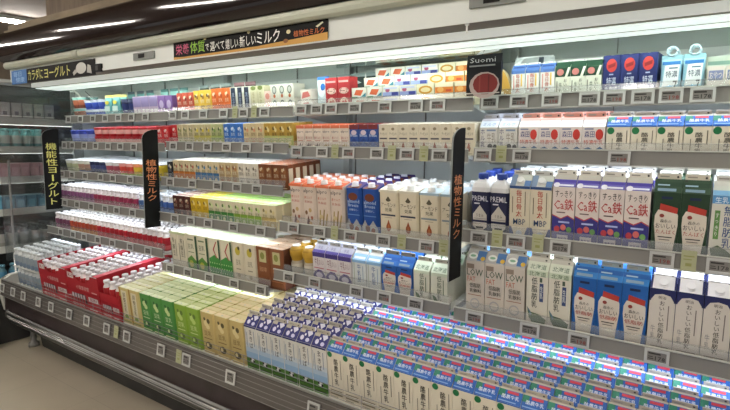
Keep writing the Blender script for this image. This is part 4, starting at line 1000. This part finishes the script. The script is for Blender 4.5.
stock('M4', P_200('#4a241f', '#a98a80', '#b9a890', '#8a5a48'), 'dark brown small soy pack', 'soy drink', [-2.447, -2.396, -2.345], 6, .0485)
stock('M4', P_200('#c9a824', '#d9cc52', '#7a5f20', '#e0cf7c', c='#e0d68c'), 'yellow small soy pack', 'soy drink', [-2.292, -2.243, -2.194], 6, .0485)
stock('M4', P_200('#cfc8ac', '#b9d37c', '#4c6a34', '#c9d8a0', two='#3f7f3a', c='#c9d69c'), 'cream and green small soy pack', 'soy drink', [-2.145, -2.096, -2.047, -1.998], 6, .0485)
stock('M4', P_200('#cfc8ac', '#b4d680', '#5a7034', '#b8cf84', two='#86a840', c='#cbd89c'), 'cream and lime small soy pack', 'soy drink', [-1.949, -1.900, -1.851, -1.802], 6, .0485)
stock('M4', P_200('#d3c8a4', '#c3d69a', '#7a6f48', '#cfc08c', two='#b9a468', c='#dacfa8'), 'all-cream small soy pack', 'soy drink', [-1.753, -1.704, -1.655] if 0 else [-1.7525, -1.7035], 6, .0485)
stock('M3', P_200('#1f2228', '#3a3c40', '#8a8f98', h=.11), 'black small drink pack', 'soy drink', [-2.560], 4, .0485)
stock('M3', P_200('#c6c2bb', '#d3d0ca', '#6f6a68', h=.12), 'pale grey small drink pack', 'soy drink', [-2.510], 4, .0485) if 0 else None
stock('M3', P_200('#cdbf9c', '#d9d5cc', '#6d5f3f', '#b36b5a', two='#c5762e', c='#e0d0a4'), 'soy pack with orange lower half', 'soy drink', [-2.505, -2.456, -2.407, -2.358 - .001], 4, .0485)
stock('M3', P_200('#cdbf9c', '#dcd9d2', '#6d6a4a', '#5c82a0', two='#3f6f9c', c='#d0c8a4'), 'soy pack with blue lower half', 'soy drink', [-2.310 + .0487*i for i in range(4)], 4, .0485)
stock('M3', P_200('#bfae88', '#dcd9d2', '#7a4f38', '#a8784c', dark='#a8906a'), 'small beige and brown soy pack', 'soy drink', [-2.115 + .0487*i for i in range(3)], 4, .0485)
stock('M3', P_200('#cfc9ba', '#dcdad4', '#5c574a', '#9c968a'), 'small off-white soy pack', 'soy drink', [-1.969 + .0487*i for i in range(3)], 4, .0485)
stock('M3', P_200('#6e3f22', '#b9785a', '#c9b48c', '#8c5c34', dark='#7f4e2a', c='#c9bda0'), 'small brown coffee soy pack', 'soy drink', [-1.8225 + .0487*i for i in range(4)], 5, .0485)

stock('M2', P_shot('#b02026', '#b02026', '#c9444a', name='soy_drink_pack') if 0 else P_200('#b01f26', '#8f1c24', '#e0c9c4', '#d86a66', c='#e8d6d0', h=.118), 'small bright red drink pack', 'drink pack', [-2.565 + .0], 3, .0485)
stock('M2', P_200('#b9af8c', '#b6ae94', '#5f6440', '#8c8f5c'), 'small khaki soy pack', 'soy drink', [-2.514, -2.465, -2.416], 3, .0485)
stock('M2', P_200('#b5ad84', '#b6ae94', '#5c5a3c', '#c9b83c', two='#b9b056'), 'soy pack with yellow foot', 'soy drink', [-2.366, -2.3175, -2.269], 3, .0485)
stock('M2', P_200('#a8ad7c', '#b6ae94', '#4c5c34', '#7f9c4c', two='#9fae60'), 'soy pack with green foot', 'soy drink', [-2.2205, -2.172], 3, .0485)
stock('M2', P_200('#2f68b4', '#5a86c0', '#c9d8ea', '#8fb4dc', c='#d0dcec'), 'small bright blue soy pack', 'soy drink', [-2.1225, -2.073, -2.0235] if 0 else [-2.120, -2.070, -2.020], 3, .0485)
stock('M2', P_200('#c4b48c', '#b6ae94', '#7a5f40', '#c9906c'), 'small peach soy pack', 'soy drink', [-1.970, -1.921, -1.872], 3, .0485)
stock('M2', P_200('#b08f3c', '#b6ae94', '#5c4a20', '#d6c88c', two='#a9ae6c', c='#dccf94'), 'small mustard-topped soy pack', 'soy drink', [-1.822, -1.773, -1.724, -1.675], 3, .0485)

stock('M1', P_200('#b9503c', '#c98a6c', '#e0c9b4', '#7f2a2a', h=.125), 'salmon red drink pack', 'drink pack', [-2.550, -2.499, -2.448], 2, .0485)
stock('M1', P_200('#d0a63c', '#d9be74', '#4c3f24', '#8a5a2c', h=.132, dark='#d9b04c'), 'yellow juice pack', 'drink pack', [-2.396, -2.346, -2.2955] if 0 else [-2.397, -2.347, -2.297], 2, .0485)
stock('M1', P_200('#d0642c', '#d98a5c', '#f0c8a4', '#b04a20', h=.135), 'orange juice pack', 'drink pack', [-2.246, -2.195, -2.144] if 0 else [-2.247, -2.197, -2.147], 2, .0485)
stock('M1', brick_pack('drink_pack', .049, .135, '#c9c6bc', '#c9c6bc', [('r', .16, .02, .84, .98, '#232a3e'), ('v', '黒豆乳', .32, .2, .68, .8, '#8f9ab4')], cham=.003), 'navy and white drink pack', 'drink pack', [-2.096, -2.046, -1.996], 2, .0485) 
stock('M1', brick_pack('drink_pack', .049, .133, '#c9c3a4', '#b9b990', [('e', .5, .93, .36, .08, '#6f7a42'), ('v', '穀物', .36, .25, .66, .8, '#9c9474'), ('r', .14, .1, .18, .8, '#a9a484')], cham=.003), 'cream drink pack with green arch', 'drink pack', [-1.946, -1.896, -1.846] if 0 else [-1.946, -1.896], 2, .0485)
bx = flat_box('dessert_box', .049, .066, .085, '#d3d0c4', '#d9d6cc', [('e', .5, .6, .3, .3, '#6c6f6a'), ('e', .5, .6, .2, .2, '#b9bab2'), ('e', .5, .16, .16, .14, '#b0603c')], [('r', .2, .2, .8, .6, '#bfc0b6')])
stock('M1', bx, 'white dessert box with grey ring', 'dessert box', [-1.800, -1.7495, -1.699], 1, .085, stack=2, sh=.068)
stock('M1', flat_box('dessert_box', .043, .052, .085, '#d9c0b4', '#d9c8b8', [('e', .5, .5, .34, .3, '#c9857a')], []), 'pale pink dessert box', 'dessert box', [-1.848], 1, .085, stack=2, sh=.054)
stock('M1', dk, 'dark green coffee pouch', 'coffee pouch', [-2.52 + .095*i for i in range(3)], 1, .04, q0=.14) 
stock('M1', mr, 'maroon coffee pouch', 'coffee pouch', [-2.22, -2.13], 1, .04, q0=.14)
stock('M1', flat_box('dessert_box', .10, .05, .06, '#8a8a6c', '#9a9a7c', [('r', .1, .2, .9, .7, '#a4a284')]), 'olive flat dessert box', 'dessert box', [-2.02, -1.915, -1.81], 1, .06, q0=.30, stack=2, sh=.052)

# far-left bay
stock('Y1', tub('yogurt_cup', .034, .026, .075, '#8a4a3a', '#a9b0a8', ['#8a4a3a', '#a86048', '#7fa8a0']), 'brown and teal dessert cup', 'dessert cup', [-3.745, -3.672], 2, .072, stack=2, sh=.0768)
stock('Y1', tub('yogurt_cup', .040, .032, .062, '#34449a', '#c9cede', ['#34449a', '#3a50a8', '#c9cede']), 'blue yogurt cup', 'yogurt cup', [-3.585, -3.500, -3.415], 2, .085, stack=2, sh=.0638)
stock('Y1', pouch('drink_pouch', .085, .150, '#5f9a9c', [('r', .1, .3, .9, .6, '#b9ccca'), ('e', .5, .8, .3, .1, '#cfc04c')], .04, '#c9bc5c'), 'teal pouch with yellow top', 'drink pouch', [-3.318, -3.225], 2, .045)
stock('Y1', tub('yogurt_cup', .036, .030, .118, '#23284c', '#3a3f5c', ['#23284c', '#2c3464', '#23284c']), 'navy yogurt cup', 'yogurt cup', [-3.135, -3.058], 2, .078)
stock('Y1', flat_box('yogurt_multipack', .082, .128, .08, '#b9a4b8', '#d0d4d8', [('r', 0, .5, 1, .95, '#8a7aa4'), ('r', .1, .1, .4, .4, '#d6ccd0'), ('r', .55, .1, .9, .4, '#d6ccd0')]), 'lilac yogurt multipack', 'yogurt pack', [-2.972, -2.887, -2.802], 2, .08)
stock('Y1', flat_box('yogurt_multipack', .082, .080, .08, '#7a5a94', '#c9c4cc', [('e', .5, .6, .3, .2, '#b8a4c4'), ('r', .1, .1, .9, .2, '#d6ccd0')]), 'purple yogurt multipack', 'yogurt pack', [-2.717, -2.638 + .001], 2, .08) if 0 else stock('Y1', flat_box('yogurt_multipack', .068, .122, .08, '#7a5a94', '#c9c4cc', [('e', .5, .6, .3, .2, '#b8a4c4'), ('r', .1, .1, .9, .2, '#d6ccd0')]), 'purple yogurt multipack', 'yogurt pack', [-2.722, -2.650], 2, .08)
stock('Y1', pouch('drink_pouch', .085, .175, '#4f8480', [('r', .1, .3, .9, .6, '#9fb8b6')], .04, '#20303a'), 'tall dark teal pouch', 'drink pouch', [-3.36, -3.25, -3.14], 1, .045, q0=.19)
stock('Y1', pouch('drink_pouch', .085, .175, '#88bcb4', [('r', .1, .3, .9, .6, '#cfe0dc')], .04, '#3f6a66'), 'tall mint pouch', 'drink pouch', [-2.98, -2.88, -2.78], 1, .045, q0=.19)

stock('Y2', tub('yogurt_cup', .049, .040, .100, '#2f3f94', '#3a4aa0', ['#2f3f94', '#8f9cd0', '#2f3f94']), 'dark blue yogurt tub', 'yogurt tub', [-3.735, -3.628, -3.521], 2, .106)
rd = tub('yogurt_cup', .0395, .034, .058, '#a8242c', '#b4343a', ['#a8242c', '#d9a49c', '#a8242c'])
stock('Y2', rd, 'red yogurt cup', 'yogurt cup', [-3.424 + .0866*i for i in range(8)], 3, .086, stack=2, sh=.0598)
stock('Y2', P_200('#b41f26', '#8f1c24', '#e0c9c4', '#d86a66', w=.064, h=.122, c='#e8d6d0', name='yogurt_drink_pack'), 'bright red drink pack', 'drink pack', [-2.711, -2.644], 3, .066) if 0 else stock('Y2', P_200('#b41f26', '#8f1c24', '#e0c9c4', '#d86a66', w=.058, h=.122, c='#e8d6d0', name='yogurt_drink_pack'), 'bright red drink pack', 'drink pack', [-2.704, -2.643], 3, .060)

def lid(c): return c
stock('Y3', tub('yogurt_cup', .037, .030, .094, '#8f9a78', '#d6d8d6', ['#8f9a78', '#a9b08c', '#c9ccc0']), 'sage green yogurt cup', 'yogurt cup', [-3.745, -3.665], 4, .080)
stock('Y3', tub('yogurt_cup', .037, .030, .094, '#8a8fa4', '#dcdcda', ['#6f7fa8', '#a48474', '#c9ccc0']), 'multicoloured yogurt cup', 'yogurt cup', [-3.585, -3.505], 4, .080)
stock('Y3', tub('yogurt_cup', .028, .023, .094, '#20284a', '#d9dada', ['#20284a', '#46507c', '#20284a']), 'navy small yogurt cup', 'yogurt cup', [-3.428, -3.367, -3.306], 5, .060)
stock('Y3', tub('yogurt_cup', .037, .030, .094, '#7f3a44', '#dcdcdc', ['#8a3444', '#a4505c', '#c9c6c4']), 'white and wine red yogurt cup', 'yogurt cup', [-3.232, -3.152], 4, .080)
for c, bands, nm, xs in (('#c9403c', ['#9aa83c', '#c94a3c', '#d9948c'], 'red and green fruit yogurt cup', [-3.078, -3.0]), ('#cfa03c', ['#8fae3c', '#d0b03c', '#d98a5c'], 'orange and green fruit yogurt cup', [-2.922, -2.844]), ('#d9b82c', ['#b9ac34', '#d9bc30', '#d9bc30'], 'yellow fruit yogurt cup', [-2.766, -2.688])):
    stock('Y3', tub('yogurt_cup', .036, .029, .094, c, '#dfe0de', bands), nm, 'yogurt cup', xs, 4, .078)

pkA = P_shot('#7f4a74', '#e0dcdc', '#b48aa4'); pkB = P_shot('#8f2a4a', '#e0d9da', '#b4687c'); blb = P_shot('#4a6a9c', '#e0e2e4', '#7f98bc', h=.095)
stock('Y4', pkA, 'purple white-capped yogurt shot', 'yogurt drink', [-3.755 + .0495*i for i in range(9)], 4, .0485)
stock('Y4', pkB, 'magenta white-capped yogurt shot', 'yogurt drink', [-3.309 + .0495*i for i in range(10)], 4, .0485)
stock('Y4', blb, 'blue white-capped yogurt shot', 'yogurt drink', [-2.80, -2.7505, -2.701, -2.651], 4, .0485)
orb = P_shot('#a8442c', '#e0dcd6', '#c98a4c', h=.100); rdb = P_shot('#a3202c', '#e2dcda', '#c0585c', h=.100); ppb = P_shot('#6a3a54', '#dedad8', '#94687c', h=.100)
stock('Y5', ppb, 'plum white-capped yogurt shot', 'yogurt drink', [-3.755 + .0495*i for i in range(4)], 4, .0485)
stock('Y5', orb, 'orange white-capped yogurt shot', 'yogurt drink', [-3.557 + .0495*i for i in range(7)], 4, .0485)
stock('Y5', rdb, 'bright red white-capped yogurt shot', 'yogurt drink', [-3.2105 + .0495*i for i in range(15)], 4, .0485)
# blue bottles at the left of the second bay's fourth shelf
stock('M4', P_shot('#3f62a8', '#dde0e4', '#7f9ccc', h=.098), 'blue white-capped yogurt shot', 'yogurt drink', [-2.560, -2.510], 6, .0485)
0 and stock('M5', P_shot('#a3202c', '#e2dcda', '#c0585c', h=.1), 'red white-capped yogurt shot', 'yogurt drink', [-2.562, -2.512, -2.462], 6, .0485)


# ------------------------------------------------------------------ perpendicular case at the far left
nc = empty('end_cabinet', (-3.98, 1.5, 0)); tag(nc, 'dim grey refrigerated cabinet standing at the far left, facing right', 'cabinet')
def np_(name, g):
    o = g.build(name, nc); o.matrix_parent_inverse = Matrix.Translation(-V(nc.location)); return o
g = G(); g.box((-4.62, .85, 0), (-4.58, 2.1, 1.86), 'kick'); g.box((-4.6, 2.06, 0), (-3.96, 2.10, 1.80), 'kick'); np_('cabinet_body', g)
g = G(); g.box((-4.6, .85, 1.76), (-3.95, 2.06, 1.80), 'liner'); g.box((-3.975, .85, 1.70), (-3.95, 2.06, 1.76), 'kick'); np_('cabinet_top', g)
g = G(); g.box((-4.6, .85, 0), (-3.84, 1.33, .40), 'kick'); g.box((-4.6, 1.33, 0), (-3.94, 2.06, .40), 'kick'); np_('cabinet_base', g)
NZ = [1.53, 1.335, 1.13, .91, .655]
for z in NZ:
    g = G(); g.box((-4.56, .88, z-.02), (-3.955, 2.05, z), 'liner'); g.box((-3.955, .88, z-.03), (-3.950, 2.05, z+.018), 'pale'); np_('cabinet_shelf', g)
    g = G(); g.box((-3.99, .90, z-.032), (-3.965, 2.04, z-.0205), 'cabinet_fill'); np_('cabinet_fill_strip', g)  # glowing strip added under each shelf to lift the dark cabinet
g = G(); g.tube([(-3.61, 1.335, .50), (-3.61, 1.335, 1.40)], .009, 'chrome', 8)
np_('cabinet_post', g) if 0 else None
g = G(); g.tube([(-3.915, 1.49, .40), (-3.915, 1.49, 1.26)], .008, 'chrome', 8); np_('cabinet_post', g)
def nstock(z, proto, desc, cat, ys, rows, d, where):
    for j in range(rows):
        for i, y in enumerate(ys):
            o = place(proto, (-3.965 - j*d, y, z + .0005), (0, 0, PI/2))
            lab = desc + ', ' + where + (', ' + ORD[j] + ' row' if rows > 1 else '') + ', ' + NTH[i]
            tag(o, lab, cat, desc + ' in ' + where)
def yy(a, st, n): return [a + st*i for i in range(n)]
gp = flat_box('drink_pack', .062, .118, .06, '#aaa9a2', '#8f8e88', [('r', .15, .2, .85, .75, '#bdbbb4'), ('r', .3, .3, .7, .5, '#6d6c68')])
nstock(1.53, gp, 'dull grey drink pack', 'drink pack', yy(1.30, .070, 8), 2, .066, 'top shelf of end cabinet')
tb = P_shot('#b3c0ba', '#74bcbc', '#4f8486', name='drink_bottle', h=.125, r=.030)
nstock(1.335, tb, 'teal-capped drink bottle', 'drink bottle', yy(1.30, .070, 7), 2, .066, 'second shelf of end cabinet')
pp = flat_box('drink_pack', .055, .105, .06, '#b58a90', '#a08488', [('r', .15, .2, .85, .75, '#c79aa0')])
nstock(1.13, pp, 'dusty pink drink pack', 'drink pack', yy(1.30, .062, 8), 2, .066, 'third shelf of end cabinet')
bp = flat_box('drink_pack', .06, .10, .06, '#4c8098', '#5c7c88', [('r', .15, .2, .85, .75, '#64a0b8')])
nstock(.91, bp, 'teal blue drink pack', 'drink pack', yy(1.36, .070, 6), 2, .066, 'fourth shelf of end cabinet')
gb = P_shot('#9c9a94', '#2e2e2e', '#8a8880', name='drink_bottle', h=.135, r=.030)
nstock(.655, gb, 'grey black-capped drink bottle', 'drink bottle', yy(1.30, .072, 8), 2, .066, 'fifth shelf of end cabinet')
lb = P_shot('#3f7490', '#4f7480', '#46707c', name='drink_bottle', h=.125, r=.032)
nstock(.40, lb, 'dark blue drink bottle', 'drink bottle', yy(1.36, .074, 7), 1, .066, 'bottom of end cabinet')

# ------------------------------------------------------------------ light
def area(name, loc, size, size_y, power, col, rot=(0, 0, 0)):
    l = bpy.data.lights.new(name, 'AREA'); l.shape = 'RECTANGLE'; l.size = size; l.size_y = size_y; l.energy = power; l.color = col
    o = bpy.data.objects.new(name, l); C.objects.link(o); o.location = loc; o.rotation_euler = rot
w = bpy.data.worlds.new('store'); bpy.context.scene.world = w; w.use_nodes = True
w.node_tree.nodes['Background'].inputs['Color'].default_value = (.9, .92, .9, 1)
w.node_tree.nodes['Background'].inputs['Strength'].default_value = 0.28

# ------------------------------------------------------------------ camera
cam = bpy.data.cameras.new('camera'); co = bpy.data.objects.new('camera', cam); C.objects.link(co)
r_ = V((0.8272344, 0.5616927, 0.0135851)); u_ = V((-0.0778969, 0.0907104, 0.9928261)); f_ = V((-0.5564309, 0.8223582, -0.1187929))
m = Matrix((r_, u_, -f_)).transposed().to_4x4(); m.translation = V((0, 0, 1.40))
co.matrix_world = m
cam.sensor_width = 36; cam.lens = 507.765 / 730 * 36; cam.clip_start = .05; cam.clip_end = 60
sc = bpy.context.scene; sc.camera = co
sc.view_settings.view_transform = 'Standard'; sc.view_settings.look = 'None'; sc.view_settings.gamma = 1; sc.view_settings.use_curve_mapping = False
sc.view_settings.exposure = 0.74
